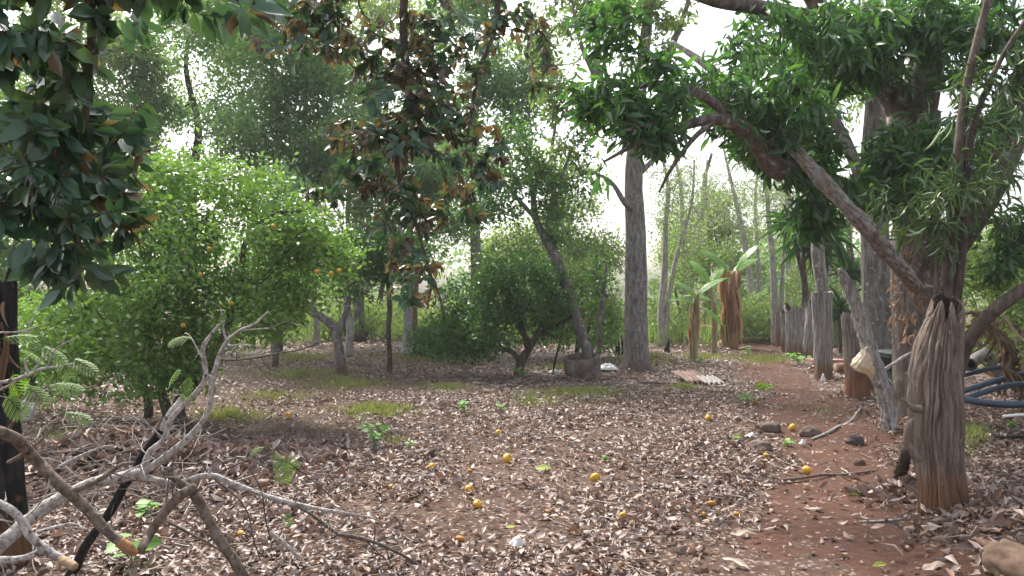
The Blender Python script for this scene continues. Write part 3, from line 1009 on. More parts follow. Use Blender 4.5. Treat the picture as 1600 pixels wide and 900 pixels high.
# citrus tree with many ripe fruits, left
d = 9.9
cit, citP = tree('citrus_tree', 'broad bright green citrus tree hung with orange fruit behind the dead branches', 'tree',
     [(trunk(285, d, (278, 640), (292, 610), (318, 580), (345, 540), (360, 480)), rp(d, 13, 11, 10, 9, 7, 4)),
      (trunk(268, d + 0.2, (255, 620), (240, 560), (225, 480), (235, 400)), rp(d, 10, 8, 6, 5, 3)),
      (trunk(232, d + 0.3, (230, 620), (205, 570), (160, 520), (120, 480)), rp(d, 8, 7, 5, 4, 2)),
      (pl(d, (318, 580), (300, 500), (270, 420), (268, 320)), rp(d, 6, 5, 4, 2)),
      (pl(d, (345, 540), (375, 440), (385, 375), (430, 335), (470, 330)), rp(d, 5, 5, 4, 3, 2)),
      (pl(d, (350, 520), (410, 440), (450, 390), (500, 350)), rp(d, 5, 4, 3, 2))],
     [E(300, 400, 9.9, 190, 160, 1.7), E(230, 500, 9.7, 170, 95, 1.4, 1.2), E(400, 430, 9.9, 150, 80, 1.4), E(330, 290, 10, 130, 70, 1.2), E(120, 480, 10, 120, 110, 1.3), E(490, 390, 10.2, 100, 75, 1.0), E(440, 480, 9.9, 90, 50, .8), E(30, 560, 10.2, 110, 70, 1.0, .7), E(240, 580, 9.5, 140, 45, 1.0, .7), E(230, 340, 10, 110, 60, 1.0, .8)],
     860, 52, 0.078, 0.52, M_citrus, M_bark_brown, 102, tmpl=KITE, gap=0.45, fq=1.9, spread=0.105, tip=0.004, abc=(0.35, 1, 0.15), up=0.9)


def fruit_mesh(name, mat, seed, squash=0.9):
    rng = np.random.default_rng(seed)
    n, m = 14, 20
    V, Q, T = [], [], []
    for i in range(1, n):
        th = PI * i / n
        for j in range(m):
            a = 2 * PI * j / m
            r = 1 + 0.03 * math.sin(3 * a + seed) * math.sin(th)
            z = math.cos(th)
            z -= 0.16 * math.exp(-(th / 0.28) ** 2)
            V.append((r * math.sin(th) * math.cos(a), r * math.sin(th) * math.sin(a), z * squash))
    V = np.array(V)
    V += (fbm(V * 2 + seed)[:, None] - 0.5) * V * 0.14
    for i in range(n - 2):
        for j in range(m):
            Q.append((i * m + j, (i + 1) * m + j, (i + 1) * m + (j + 1) % m, i * m + (j + 1) % m))
    top, bot = len(V), len(V) + 1
    V = np.vstack([V, (0, 0, 0.82 * squash), (0, 0, -squash)])
    for j in range(m):
        T.append((top, j, (j + 1) % m))
        T.append((bot, (n - 2) * m + (j + 1) % m, (n - 2) * m + j))
    return mesh(name, V * 0.5, Q, T, mat)


FR = [fruit_mesh('fruit', M_fruit, 1, 0.94), fruit_mesh('fruit', M_fruit, 2, 0.86), fruit_mesh('fruit', M_fruit_old, 3, 0.72)]
mb = MB()
for k in range(5):
    a = k * 2 * PI / 5
    c, s = math.cos(a), math.sin(a)
    mb.add([(0, 0, 0.415), (0.09 * c - 0.04 * s, 0.09 * s + 0.04 * c, 0.43), (0.15 * c, 0.15 * s, 0.44), (0.09 * c + 0.04 * s, 0.09 * s - 0.04 * c, 0.43)], [(0, 1, 2, 3)])
CALYX = mb.mesh('calyx', M_calyx)
for px, py in ((407, 456), (285, 392), (327, 389), (361, 474), (312, 429), (286, 508), (517, 427), (530, 423), (427, 353), (495, 424), (132, 452)):
    p = at(px, py, 9.0 if px < 400 else 9.4)
    o = link('fruit', FR[px % 2], cit, p - np.array(cit.location))
    o.scale = (0.062,) * 3

# dark round citrus bush in the middle
d = 15.3
tree('citrus_bush', 'round dark green bush on a low forked trunk left of the concrete ring', 'bush',
     [(trunk(810, d, (811, 575), (818, 560), (832, 535), (850, 500), (860, 460)), rp(d, 8, 7, 6.5, 5, 4, 2)),
      (pl(d, (814, 566), (800, 550), (775, 540), (750, 520)), rp(d, 5, 4, 3, 2)),
      (pl(d, (825, 545), (815, 510), (800, 470), (790, 440)), rp(d, 5, 4, 3, 2)),
      (pl(d, (845, 520), (885, 500), (910, 480)), rp(d, 4, 3, 2))],
     [E(800, 480, d, 125, 80, 1.6), E(735, 520, d, 75, 52, 1.2, 1.1), E(870, 470, d, 75, 65, 1.2), E(800, 430, d, 85, 42, 1.2), E(690, 535, d, 45, 28, .8)],
     420, 46, 0.09, 0.48, M_bush, M_bark_brown, 103, tmpl=KITE, gap=0.42, fq=1.6, spread=0.12, tip=0.005, up=0.8)

# tree leaning out of the concrete ring
d = 15.2
tree('leaning_tree', 'grey slanting trunk growing out of the concrete ring, leafy top', 'tree',
     [(pl(d, (922, 566), (918, 548), (903, 505), (888, 455), (868, 405), (848, 365), (836, 335), (830, 280), (815, 210)), rp(d, 9, 9, 9, 8.5, 7, 6, 5, 4, 2)),
      (pl(d, (850, 370), (862, 320), (880, 270), (895, 230)), rp(d, 4, 3.5, 3, 2)),
      (pl(d, (840, 345), (800, 300), (770, 260)), rp(d, 4, 3, 2)),
      (pl(d, (895, 475), (880, 420), (858, 360)), rp(d, 3, 3, 2)),
      (pl(d, (936, 552), (938, 500), (944, 450), (948, 410)), rp(d, 4, 3.5, 3, 2))],
     [E(800, 250, d, 90, 75, 1.3), E(850, 310, d, 80, 50, 1.2), E(760, 330, d, 60, 50, 1.0), E(895, 245, d, 40, 45, .8), E(880, 360, d, 35, 25, .6), E(945, 520, d, 18, 35, .3), E(930, 430, d, 30, 40, .5)],
     170, 34, 0.115, 0.42, M_bush, M_bark_grey, 104, tmpl=KITE, gap=0.4, fq=1.1, spread=0.12, tip=0.006, side=12, base=foot(922, 0, d))

# curved trunk tree left of centre
d = 15.6
tree('curved_tree', 'small tree with a bent grey trunk near the thin stake', 'tree',
     [(trunk(533, d, (531, 560), (527, 530), (518, 508), (500, 494), (482, 482), (470, 440)), rp(d, 10, 8, 7.5, 7, 6, 5, 3)),
      (pl(d, (527, 530), (536, 500), (545, 470), (545, 420)), rp(d, 6, 5, 4, 2))],
     [E(540, 410, d, 90, 60, 1.3), E(470, 400, d, 70, 60, 1.2), E(600, 390, d, 60, 60, 1.0)],
     210, 40, 0.1, 0.45, M_bush, M_bark_grey, 105, gap=0.34, fq=1.2, spread=0.12, tip=0.005)

# thin stake-like trunk and pale pair
d = 15.9
tree('thin_tree', 'thin dark stake-like trunk standing alone between the bent tree and the bush', 'tree',
     [(trunk(609, d, (609, 560), (607, 520), (609, 480), (606, 430), (612, 370)), rp(d, 5, 4, 4, 4, 3, 2))],
     [E(620, 400, d, 60, 45, 0.9)], 70, 34, 0.1, 0.45, M_bush, M_bark_brown, 106, gap=0.35, spread=0.12)
d = 21
tree('paperbark_tree', 'white peeling trunk far behind the thin stake', 'tree',
     [(trunk(636, d, (637, 520), (638, 470), (642, 420), (640, 360), (650, 280), (655, 200)), rp(d, 11, 7, 7, 6, 5, 4, 2)),
      (pl(d, (640, 400), (610, 350), (590, 290)), rp(d, 4, 3, 2))],
     [E(620, 300, d, 100, 70, 1.8), E(690, 260, d, 70, 70, 1.6), E(580, 230, d, 80, 70, 1.6)],
     190, 70, 0.15, 0.4, M_feather, M_bark_pale, 107, group='trees behind the clearing', gap=0.42, fq=0.7, spread=0.16, tip=0.008)
d = 21.6
tree('paperbark_tree', 'reddish trunk standing close behind the white peeling trunk', 'tree',
     [(trunk(643, d, (644, 520), (646, 470), (652, 400), (665, 330)), rp(d, 10, 8, 7, 5, 3))],
     [E(680, 360, d, 60, 50, 1.3)], 70, 36, 0.12, 0.42, M_feather, M_twig_red, 108, group='trees behind the clearing', gap=0.4, spread=0.15, tip=0.008)

# tall feathery trees that close the view behind the clearing
tall = [
    (432, 22, 8, 'feathery tall tree with a slim dark stem above the citrus crown', [(430, 300), (436, 200), (425, 100), (440, -20)],
     [(430, 180, 130, 110, 2.2), (370, 80, 110, 90, 2.2), (500, 90, 100, 100, 2.0), (430, -40, 160, 80, 2.5), (500, 270, 60, 50, 1.2)], 420, M_feather, 0.36),
    (300, 26, 9, 'hazy green tall tree showing left of the slim dark stem', [(300, 300), (310, 200), (290, 100), (310, 0)],
     [(300, 180, 110, 90, 2.5), (240, 100, 90, 90, 2.0), (340, 40, 110, 70, 2.5), (220, 260, 80, 70, 2.0)], 330, M_feather, 0.42),
    (130, 24, 9, 'tall tree behind the dark hanging leaves at far left', [(120, 350), (140, 220), (120, 100), (140, -20)],
     [(130, 200, 130, 140, 2.5), (60, 330, 110, 110, 2.2), (150, 40, 130, 90, 2.5), (-60, 180, 100, 160, 2.0)], 380, M_light, 0.36),
    (745, 24, 12, 'thick grey trunk behind the round bush, open feathery crown', [(745, 430), (742, 360), (735, 260), (745, 160), (760, 50), (755, -60)],
     [(740, 240, 90, 80, 2.2), (690, 150, 80, 80, 2.0), (800, 130, 70, 90, 2.0), (750, 20, 110, 70, 2.4), (660, 330, 60, 50, 1.4)], 270, M_feather, 0.5),
    (560, 27, 10, 'tall green tree right of the feathery one, seen past brown leaves', [(560, 350), (570, 230), (560, 100), (575, 0)],
     [(570, 130, 90, 110, 2.4), (620, 40, 100, 80, 2.4), (530, 240, 70, 70, 2.0), (520, 20, 80, 70, 2.0)], 300, M_light, 0.4),
    (862, 30, 8, 'far airy tree showing through the gap between leaning trunk and tall trunk', [(862, 420), (868, 330), (860, 260), (870, 180)],
     [(850, 380, 70, 60, 2.0), (890, 300, 50, 60, 2.0), (800, 400, 60, 40, 2.0), (930, 400, 50, 40, 2.0)], 190, M_light, 0.40),
    (1105, 34, 7, 'far airy tree behind the young banana plant', [(1105, 420), (1110, 350), (1100, 290), (1112, 240)],
     [(1100, 350, 80, 70, 2.2), (1060, 400, 60, 40, 2.0), (1160, 390, 60, 50, 2.0)], 150, M_light, 0.42),
    (1330, 32, 7, 'far airy tree between the slim grey trunk and the patched trunk', [(1330, 420), (1325, 350), (1335, 290), (1330, 240)],
     [(1310, 350, 60, 80, 2.2), (1350, 420, 50, 50, 2.0), (1270, 400, 40, 50, 2.0)], 110, M_light, 0.40),
    (-120, 17, 10, 'dense tree closing the far left edge of the clearing', [(-120, 400), (-110, 250), (-120, 100)],
     [(-60, 380, 90, 120, 1.8), (-20, 470, 90, 80, 1.6), (-120, 200, 120, 150, 2.0)], 230, M_citrus, 0.32),
]
for px, d, w, lab, tr, env, na, lm, gap in tall:
    k = len(tr)
    tree('feathery_tree', lab, 'tree', [(trunk(px, d, (px + 1, 520), *tr), rp(d, w * 1.3, w, *np.linspace(w * 0.8, 2, k)))],
         [E(a, b, d, c, e, f) for a, b, c, e, f in env], na, 80, 0.17, 0.4, lm, M_bark_grey if w > 9 else M_bark_brown, 200 + px, group='trees behind the clearing',
         gap=gap * 1.15, fq=0.9, spread=0.27, tip=0.008, side=10, abc=(0.5, 1, 0.3))

# slim trunks far back on the left
for px, d, w, lab, col in ((493, 24, 5, 'slim pale trunk left of the bent grey tree', M_bark_pale), (545, 20.5, 6, 'pale trunk directly behind the bent grey tree', M_bark_pale),
                           (470, 30, 5, 'slender brown trunk far back left of the slim pale trunk', M_bark_brown), (430, 17.2, 5, 'short grey trunk at the right edge of the citrus crown', M_bark_grey),
                           (598, 30, 4, 'far slender trunk behind the thin stake', M_bark_brown), (575, 34, 4, 'very thin far trunk between bent tree and stake', M_bark_grey)):
    tree('slender_tree', lab, 'tree', [(trunk(px, d, (px + 2, 510), (px - 3, 470), (px + 4, 400), (px - 2, 330), (px + 8, 270)), rp(d, w * 1.2, w, w * .9, w * .8, w * .6, 2))],
         [E(px, 330, d, 55, 70, 1.6), E(px + 20, 410, d, 45, 35, 1.2)], 60, 34, 0.14, 0.42, M_light if px % 2 else M_feather, col, 300 + px, group='slim trunks at the back', gap=0.4, fq=0.8, spread=0.18, tip=0.008)

# shrubs along the back edge
shr = [(900, 19, 'pale green shrub behind the leaning grey trunk', [(905, 450, 60, 55, 1.3), (870, 510, 40, 40, 1.0), (945, 500, 40, 45, 1.0)], M_light, 210),
       (1060, 27, 'loose light green shrub right of the tall grey trunk', [(1060, 470, 60, 45, 1.6), (1090, 400, 60, 60, 1.8), (1040, 500, 50, 30, 1.4)], M_light, 190),
       (690, 20, 'low dark shrub beneath the brown hanging leaves', [(700, 530, 60, 35, 1.3), (660, 545, 30, 20, 1)], M_bush, 150),
       (1262, 25, 'green shrub behind the row of grey stumps', [(1262, 470, 50, 60, 1.5), (1300, 500, 50, 50, 1.4)], M_light, 170),
       (1150, 33, 'distant shrub behind the dead banana stem', [(1150, 460, 60, 60, 2.0), (1200, 490, 50, 40, 2.0)], M_feather, 180),
       (50, 12.5, 'green shrub under the hanging leaves at far left edge', [(30, 520, 80, 60, 1.0), (80, 580, 60, 50, 0.8), (-30, 590, 70, 50, 1.0)], M_citrus, 210),
       (1560, 12, 'broad-leaved shrub beyond the dark slanting limb at right', [(1570, 400, 70, 60, 1.0), (1590, 500, 60, 70, 1.0), (1520, 420, 40, 50, .8)], M_light, 230),
       (1640, 9, 'leafy shrub at the right edge beside the blue pipes', [(1630, 480, 70, 80, 0.8), (1640, 560, 70, 50, 0.8)], M_light, 190),
       (1480, 19, 'shrub showing between the mango trunk and the grooved stump', [(1470, 420, 60, 70, 1.2), (1540, 470, 50, 60, 1.2)], M_light, 170),
       (560, 28, 'pale low shrub between the bent tree and far slim trunks', [(560, 500, 60, 35, 1.6), (510, 520, 40, 25, 1.4), (610, 505, 50, 35, 1.5)], M_light, 170)]
for px, d, lab, env, lm, na in shr:
    ls = 0.11 if d > 15 else 0.09
    tree('shrub', lab, 'shrub', [(trunk(px, d, (px + 4, 500), (px - 6, 450)), rp(d, 4, 3, 1.5)), (trunk(px + 8, d, (px + 25, 490), (px + 35, 450)), rp(d, 3, 2, 1.2))],
         [E(a, b, d, c, e, f) for a, b, c, e, f in env], na, 38, ls, 0.45, lm, M_bark_brown, 400 + px, group='shrubs along the back', gap=0.33, fq=1.0, spread=0.13, tip=0.005, side=6)

# bare twiggy trees at right, grey against the sky
for px, d, lab, lean in ((1212, 25, 'bare slender stems with few leaves beyond the last stumps', 0), (1232, 27, 'second bare grey stem just right of the slender stems', 12),
                         (1035, 24, 'thin bare sapling leaning right of the tall grey trunk', 25), (1180, 31, 'bare thin tree far behind the dead banana stem', -20), (1070, 29, 'bare twiggy sapling between the tall trunk and the young banana', 10), (1290, 30, 'bare twiggy tree behind the flat-topped post', -15)):
    tree('bare_tree', lab, 'tree',
         [(trunk(px, d, (px - 2, 490), (px + lean * .3 - 4, 420), (px + lean * .6 - 10, 350), (px + lean - 16, 290), (px + lean - 30, 230)), rp(d, 7, 6, 5, 4, 3, 1.5)),
          (trunk(px + 6, d, (px + 8, 480), (px + lean * .4 + 12, 400), (px + lean + 20, 320), (px + lean + 25, 250)), rp(d, 5, 4, 3, 2.4, 1.4))],
         [E(px + lean - 20, 300, d, 45, 80, 1.4), E(px + lean + 15, 330, d, 45, 90, 1.4)], 330, 7, 0.10, 0.4, M_light, M_bark_pale, 500 + px, group='bare twiggy trees', gap=0.25, spread=0.15, tip=0.007, jit=0.2)

# trunk with pale patches right behind the leaning post
d = 12.8
tree('patched_tree', 'thick brown trunk with white patches behind the slanting post', 'tree',
     [(trunk(1372, d, (1371, 580), (1370, 500), (1368, 420), (1366, 340), (1364, 240), (1370, 120), (1360, 0)), rp(d, 34, 26, 23, 21, 20, 18, 15, 12)),
      (pl(d, (1366, 330), (1330, 240), (1290, 160), (1250, 90)), rp(d, 10, 9, 7, 4))],
     [E(1300, 90, 12.5, 110, 80, 1.6), E(1400, 0, 12.5, 110, 70, 1.6), E(1240, 50, 12.3, 80, 60, 1.2)],
     150, 40, 0.17, 0.3, M_mango, M_bark_grey, 109, tmpl=KITE, gap=0.35, spread=0.1, side=18, tip=0.007, abc=(0.3, 1, 0.6), ridges=(22, 0.07))

# the mango tree
d = 9.5
mango, _ = tree('mango_tree', 'big mango tree arching over the path with long drooping dark leaves', 'tree',
     [(trunk(1440, d, (1438, 600), (1436, 500), (1432, 420), (1430, 330), (1428, 250), (1426, 180)), rp(d, 50, 42, 38, 36, 35, 36, 38)),
      (pl(d, (1426, 190), (1444, 120), (1455, 40), (1462, -60), (1470, -150)), rp(d, 30, 27, 24, 20, 14)),
      (pl(d, (1424, 200), (1390, 140), (1350, 110, 9.3), (1310, 60, 9.1), (1275, 5, 9), (1245, -60, 8.8)), rp(d, 26, 22, 17, 16, 14, 10)),
      (pl(d, (1300, 45, 9.1), (1250, 24, 8.8), (1190, 12, 8.5), (1110, 0, 8.2), (1040, -30, 8)), rp(d, 12, 11, 10, 8, 4)),
      (pl(d, (1430, 330), (1350, 310, 9.2), (1290, 288, 8.9), (1252, 266, 8.7), (1212, 262, 8.1), (1192, 236, 7.95), (1162, 203, 7.75), (1120, 186, 7.6), (1062, 199, 7.45), (1000, 222, 7.3), (945, 252, 7.2)), rp(d, 24, 21, 18, 16, 14.5, 12, 9.5, 7.5, 5, 3.4, 1.5)),
      (pl(d, (1120, 187, 7.6), (1085, 215, 7.4), (1050, 262, 7.3), (1030, 300, 7.3)), rp(d, 4, 3.2, 2.4, 1.2)),
      (pl(d, (1065, 199, 7.45), (1020, 195, 7.3), (975, 205, 7.2)), rp(d, 3.6, 3, 1.5)),
      (pl(d, (1162, 203, 7.75), (1100, 150, 7.6), (1040, 130, 7.7), (980, 140, 7.5)), rp(d, 7, 6, 4, 2)),
      (pl(d, (1436, 440), (1480, 390, 9.3), (1520, 335, 9.1), (1555, 265, 9), (1585, 190, 8.9), (1620, 90, 8.8)), rp(d, 26, 25, 24, 24, 24, 22)),
      (pl(d, (1555, 265, 9), (1500, 310, 8.6), (1450, 300, 8.4), (1400, 290, 8.2)), rp(d, 8, 7, 5, 2))],
     [E(1010, 190, 7.6, 110, 75, 0.5, 1.5), E(1160, 130, 8.1, 120, 75, 0.8, 1.2), E(1080, 262, 7.7, 60, 40, 0.4, .6), E(1240, 190, 8.2, 110, 80, 0.9), E(1330, 280, 8.4, 100, 65, 0.7),
      E(1290, 70, 8.6, 130, 70, 0.9, 1.2), E(1430, 60, 8.7, 150, 80, 0.9, 1.1), E(1180, 40, 8.2, 70, 45, 0.6, .8), E(1540, 240, 8.6, 80, 90, 0.8), E(1560, 60, 8.6, 80, 90, 0.9), E(1420, 250, 8.2, 90, 70, 0.5),
      E(1270, 335, 8.3, 35, 40, 0.3, 1.2), E(985, 350, 7.4, 30, 45, 0.2, .8), E(930, 240, 7.4, 45, 60, 0.3, .8), E(1580, 380, 8.7, 60, 60, 0.5), E(960, 30, 7.7, 70, 45, 0.4, 1.0), E(1040, 90, 7.8, 60, 40, 0.4, .7), E(930, 130, 7.5, 50, 45, .4, .7)],
     870, 15, 0.175, 0.24, M_mango, M_bark_mango, 110, tmpl=LANCE, gap=0.40, fq=1.7, spread=0.055, tip=0.0045, side=20, abc=(0.55, 0.85, 0.55), up=0.5, parts=300, down=0.12)

# slender sapling with narrow leaves rising behind the grooved stump, and its dark slanting limb
d = 6.3
tree('narrow_leaved_tree', 'slender twin-stemmed tree with grassy narrow leaves rising behind the grooved stump', 'tree',
     [([foot(1478, 0, d)] + pl(d, (1476, 600), (1478, 470), (1486, 380), (1495, 270), (1508, 150), (1533, 40), (1560, -60)), rp(d, 12, 11, 10, 9, 8, 7, 6, 4)),
      (pl(d, (1490, 560), (1493, 470), (1502, 390), (1507, 300), (1520, 200), (1560, 100), (1610, 20)), rp(d, 10, 9, 8, 6, 5, 4, 3)),
      (pl(d, (1480, 640), (1505, 550, 6.2), (1532, 508, 6.1), (1562, 478, 6), (1620, 440, 5.9), (1680, 410, 5.8)), rp(d, 12, 11, 10.5, 10, 9.5, 9)),
      (pl(d, (1470, 500), (1462, 440), (1468, 370), (1440, 300)), rp(d, 4, 3, 2.5, 1.5))],
     [E(1500, 250, 6.2, 90, 110, 0.5), E(1450, 330, 6.2, 80, 80, 0.4), E(1550, 330, 6.2, 70, 90, 0.4), E(1560, 160, 6.2, 70, 110, 0.4)],
     95, 12, 0.16, 0.045, M_needle, M_bark_brown, 111, tmpl=[template(3, [0.4, 1, 0.9, 0.1], 0.2, c, 0.1) for c in (0.3, 0.7)], gap=0.3, fq=2.5, spread=0.03, tip=0.0022, side=12, abc=(0.6, 0.8, 0.7), parts=300)

# star apple tree over the camera: trunk behind, limbs overhead, leaves hanging into the view
root_b = np.array((0.9, -2.4, 0.0))
ov = [([root_b, (0.9, -2.35, 1.2), (0.7, -2.1, 2.4), (0.2, -1.2, 3.3), (-0.3, 0.6, 3.6), (-0.5, 2.4, 3.7), (-0.6, 4.2, 3.9), (-0.7, 5.4, 3.7)], [.24, .2, .18, .13, .09, .06, .04, .02]),
      ([(0.3, -1.4, 3.2), (-0.8, -0.2, 3.2), (-1.6, 1.2, 2.95), (-1.9, 2.2, 2.75), (-2.1, 2.8, 2.4)], [.1, .08, .05, .03, .015]),
      (pl(5, (800, -130, 4.6), (782, -20, 4.9), (768, 60, 5), (748, 110, 5), (738, 165, 5.1), (733, 200, 5.1), (728, 230, 5.1)), [.026, .022, .018, .014, .01, .008, .005]),
      (pl(5, (640, -100, 4.4), (630, 40, 4.7), (640, 160, 4.8), (620, 260, 4.8), (650, 350, 4.9), (670, 420, 4.9), (690, 470, 4.9)), [.03, .025, .02, .016, .012, .008, .005]),
      (pl(2.6, (160, -160, 2.3), (150, -40, 2.5), (140, 100, 2.6), (130, 230, 2.7), (120, 330, 2.7)), [.022, .018, .013, .009, .005]),
      (pl(2, (400, -150, 1.6), (390, -60, 1.8), (370, 0, 1.9)), [.012, .009, .005])]
tree('star_apple_tree', 'overhanging tree with glossy dark leaves, coppery beneath, hanging down close to the camera', 'tree', ov,
     [E(100, 120, 2.6, 115, 140, 0.45, 1.0), E(70, 270, 2.6, 100, 95, 0.4, 1.2), E(165, 330, 2.6, 60, 70, 0.25, .9), E(60, 410, 2.55, 80, 60, 0.2, 1.0), E(110, 455, 2.5, 30, 30, .1, .25), E(180, 380, 2.6, 35, 50, .15, .35), E(25, 60, 2.4, 60, 80, 0.3, .7),
      E(300, 110, 3.2, 50, 80, 0.25, .5), E(400, 20, 2.2, 60, 40, 0.2, .5), E(200, -40, 2.4, 250, 50, 0.4, 1.0),
      E(600, 50, 4.7, 150, 85, 0.6, 1.6), E(610, 190, 4.8, 120, 110, 0.5, 1.5), E(620, 320, 4.9, 80, 65, 0.4, 1.2), E(540, 290, 4.9, 80, 30, 0.3, .5), E(650, 410, 4.9, 60, 50, 0.3, .8),
      E(640, 460, 4.9, 40, 35, 0.25, .4), E(480, 40, 4.4, 60, 50, 0.4, .7), E(120, 220, 2.9, 130, 200, 0.3, 1.2), E(690, 120, 4.9, 60, 80, .4, .6), E(780, 50, 5, 80, 80, 0.4, .6), E(850, 80, 5, 30, 100, 0.3, .4), E(740, 240, 5, 60, 120, .4, .5), E(690, 330, 5, 60, 80, .4, .5), E(330, 35, 3.4, 120, 50, .4, .8), E(440, 30, 3.9, 60, 60, .4, .6), E(780, 280, 5, 40, 60, 0.3, .3), E(530, 30, 4.5, 60, 60, .4, .5)],
     860, 9, 0.074, 0.46, M_star, M_twig, 112, tmpl=OVAL, gap=0.32, fq=2.2, spread=0.018, tip=0.0016, side=10, abc=(0.55, 0.6, 0.75), up=0.35, parts=300, down=0.25, base=root_b, shell=0.5, face=(-0.1, -0.9, 0.2), near_big=1.22)


# ------------------------------------------------------------------ dracaena, banana, back undergrowth
def strap_plant(name, label, cat, base, stem, rad, head, n_leaf, L, wid, droop, mat, bark, group, seed, tmpls=STRAP, dead=0):
    rng = np.random.default_rng(seed)
    root = thing(name, label, cat, base, group)
    mb = MB()
    limb(mb, stem, rad, 10, 14, 0.1, 8)
    link('trunk', mb.mesh('trunk', bark, base), root)
    a = rng.random(n_leaf) * 2 * PI
    el = np.arcsin(np.clip(rng.uniform(droop, 1.0, n_leaf), -1, 1))
    D = v3(np.cos(a) * np.cos(el), np.sin(a) * np.cos(el), np.sin(el))
    P = np.asarray(head) + D * 0.03 + v3(0, 0, rng.uniform(-0.12, 0.12, n_leaf))
    N = nrm(np.array((0, 0, 1.0)) + 0.15 * rng.normal(0, 1, (n_leaf, 3)))
    leaf_objects('leaf', root, leaf_meshes('leaf', tmpls, mat, wid), P, D, N, L * (0.7 + 0.5 * rng.random(n_leaf)), np.asarray(base, float))
    return root


d = 20.8
for px, top, lab, n, L, dr, st in ((1256, 385, 'tall dracaena on a thin dark curved stem above the widest stump', 55, 0.75, -0.9, [(1262, 530), (1262, 470), (1256, 420)]),
                                   (1292, 372, 'dracaena with drooping straps between post and slanting post', 60, 0.85, -0.9, [(1294, 520), (1290, 450), (1293, 400)]),
                                   (1238, 350, 'highest dracaena head hanging left of the grey slim trunk', 45, 0.7, -0.95, [(1250, 520), (1256, 450), (1245, 390)]),
                                   (1330, 432, 'spiky star-shaped dracaena head left of the patched trunk', 40, 0.6, -0.3, [(1335, 560), (1333, 500), (1331, 460)]),
                                   (1312, 490, 'low dracaena rosette behind the slanting post', 45, 0.7, -0.6, [(1315, 570), (1313, 540), (1312, 510)])):
    b = foot(st[0][0], 0, d)
    strap_plant('dracaena', lab, 'plant', b, [b] + pl(d, *st, (px, top)), rp(d, 4, 3, 3, 3, 2.5), at(px, top, d), n, L * 1.25, 0.07, dr, M_strap, M_bark_brown, 'dracaenas behind the stumps', 600 + px)
d = 17.5
mb = MB()
b = foot(1283, 0, d)
root = thing('slim_tree', 'slim grey trunk rising behind the tall flat-topped post', 'tree', b)
limb(mb, [b] + pl(d, (1284, 520), (1285, 450), (1278, 400), (1280, 330), (1285, 250), (1280, 150)), rp(d, 12, 11, 10, 10, 9, 8, 6), 12, 30, 0.1, 4)
link('trunk', mb.mesh('trunk', M_bark_grey, b), root)
rng = np.random.default_rng(3)
Q = fill([E(1280, 160, d, 70, 60, 1.2), E(1240, 230, d, 50, 50, 0.9)], 1500, rng, 0.4, 1.2)
L = 0.14 + 0.06 * rng.random(len(Q))
link('crown', MB().add(*blades(Q, nrm(rng.normal(0, 1, Q.shape) + (0, 0, -0.6)), nrm(rng.normal(0, 1, Q.shape)), L, L * 0.35, KITE)).mesh('crown', M_light, b), root)


def banana_leaf(name, mat, seed, torn=0.5):
    """long blade with a midrib, sides torn into strips; x along 0..1"""
    rng = np.random.default_rng(seed)
    V, Q = [], []
    n = 22
    for sgn in (-1, 1):
        for i in range(n):
            t0, t1 = i / n, (i + 1) / n - (0.012 if rng.random() < torn else 0)
            w0, w1 = 0.16 * math.sin(PI * min(1, 0.06 + t0 * 0.97)) ** 0.6, 0.16 * math.sin(PI * min(1, 0.06 + t1 * 0.97)) ** 0.6
            z0, z1 = 0.25 * t0 - 0.55 * t0 * t0, 0.25 * t1 - 0.55 * t1 * t1
            dz = -0.05 - 0.08 * rng.random() * torn
            k = len(V)
            V += [(t0, 0, z0), (t1, 0, z1), (t1 + 0.03, sgn * w1, z1 + dz * w1 / 0.16 + 0.03), (t0 + 0.03, sgn * w0, z0 + dz * w0 / 0.16 + 0.03)]
            Q.append((k, k + 1, k + 2, k + 3) if sgn < 0 else (k + 3, k + 2, k + 1, k))
    mb = MB().add(V, Q)
    t = np.linspace(-0.12, 1, 10)
    P = v3(t, 0 * t, 0.25 * t - 0.55 * t * t - 0.006)
    mb.add(*tubes(P[None], np.linspace(0.016, 0.003, 10)[None], 5, False))
    return mb.mesh(name, mat)


BAN = [banana_leaf('leaf', M_banana, 1, 0.25), banana_leaf('leaf', M_banana, 2, 0.8)]
BAND = [banana_leaf('dry_leaf', M_drybanana, 3, 0.9)]


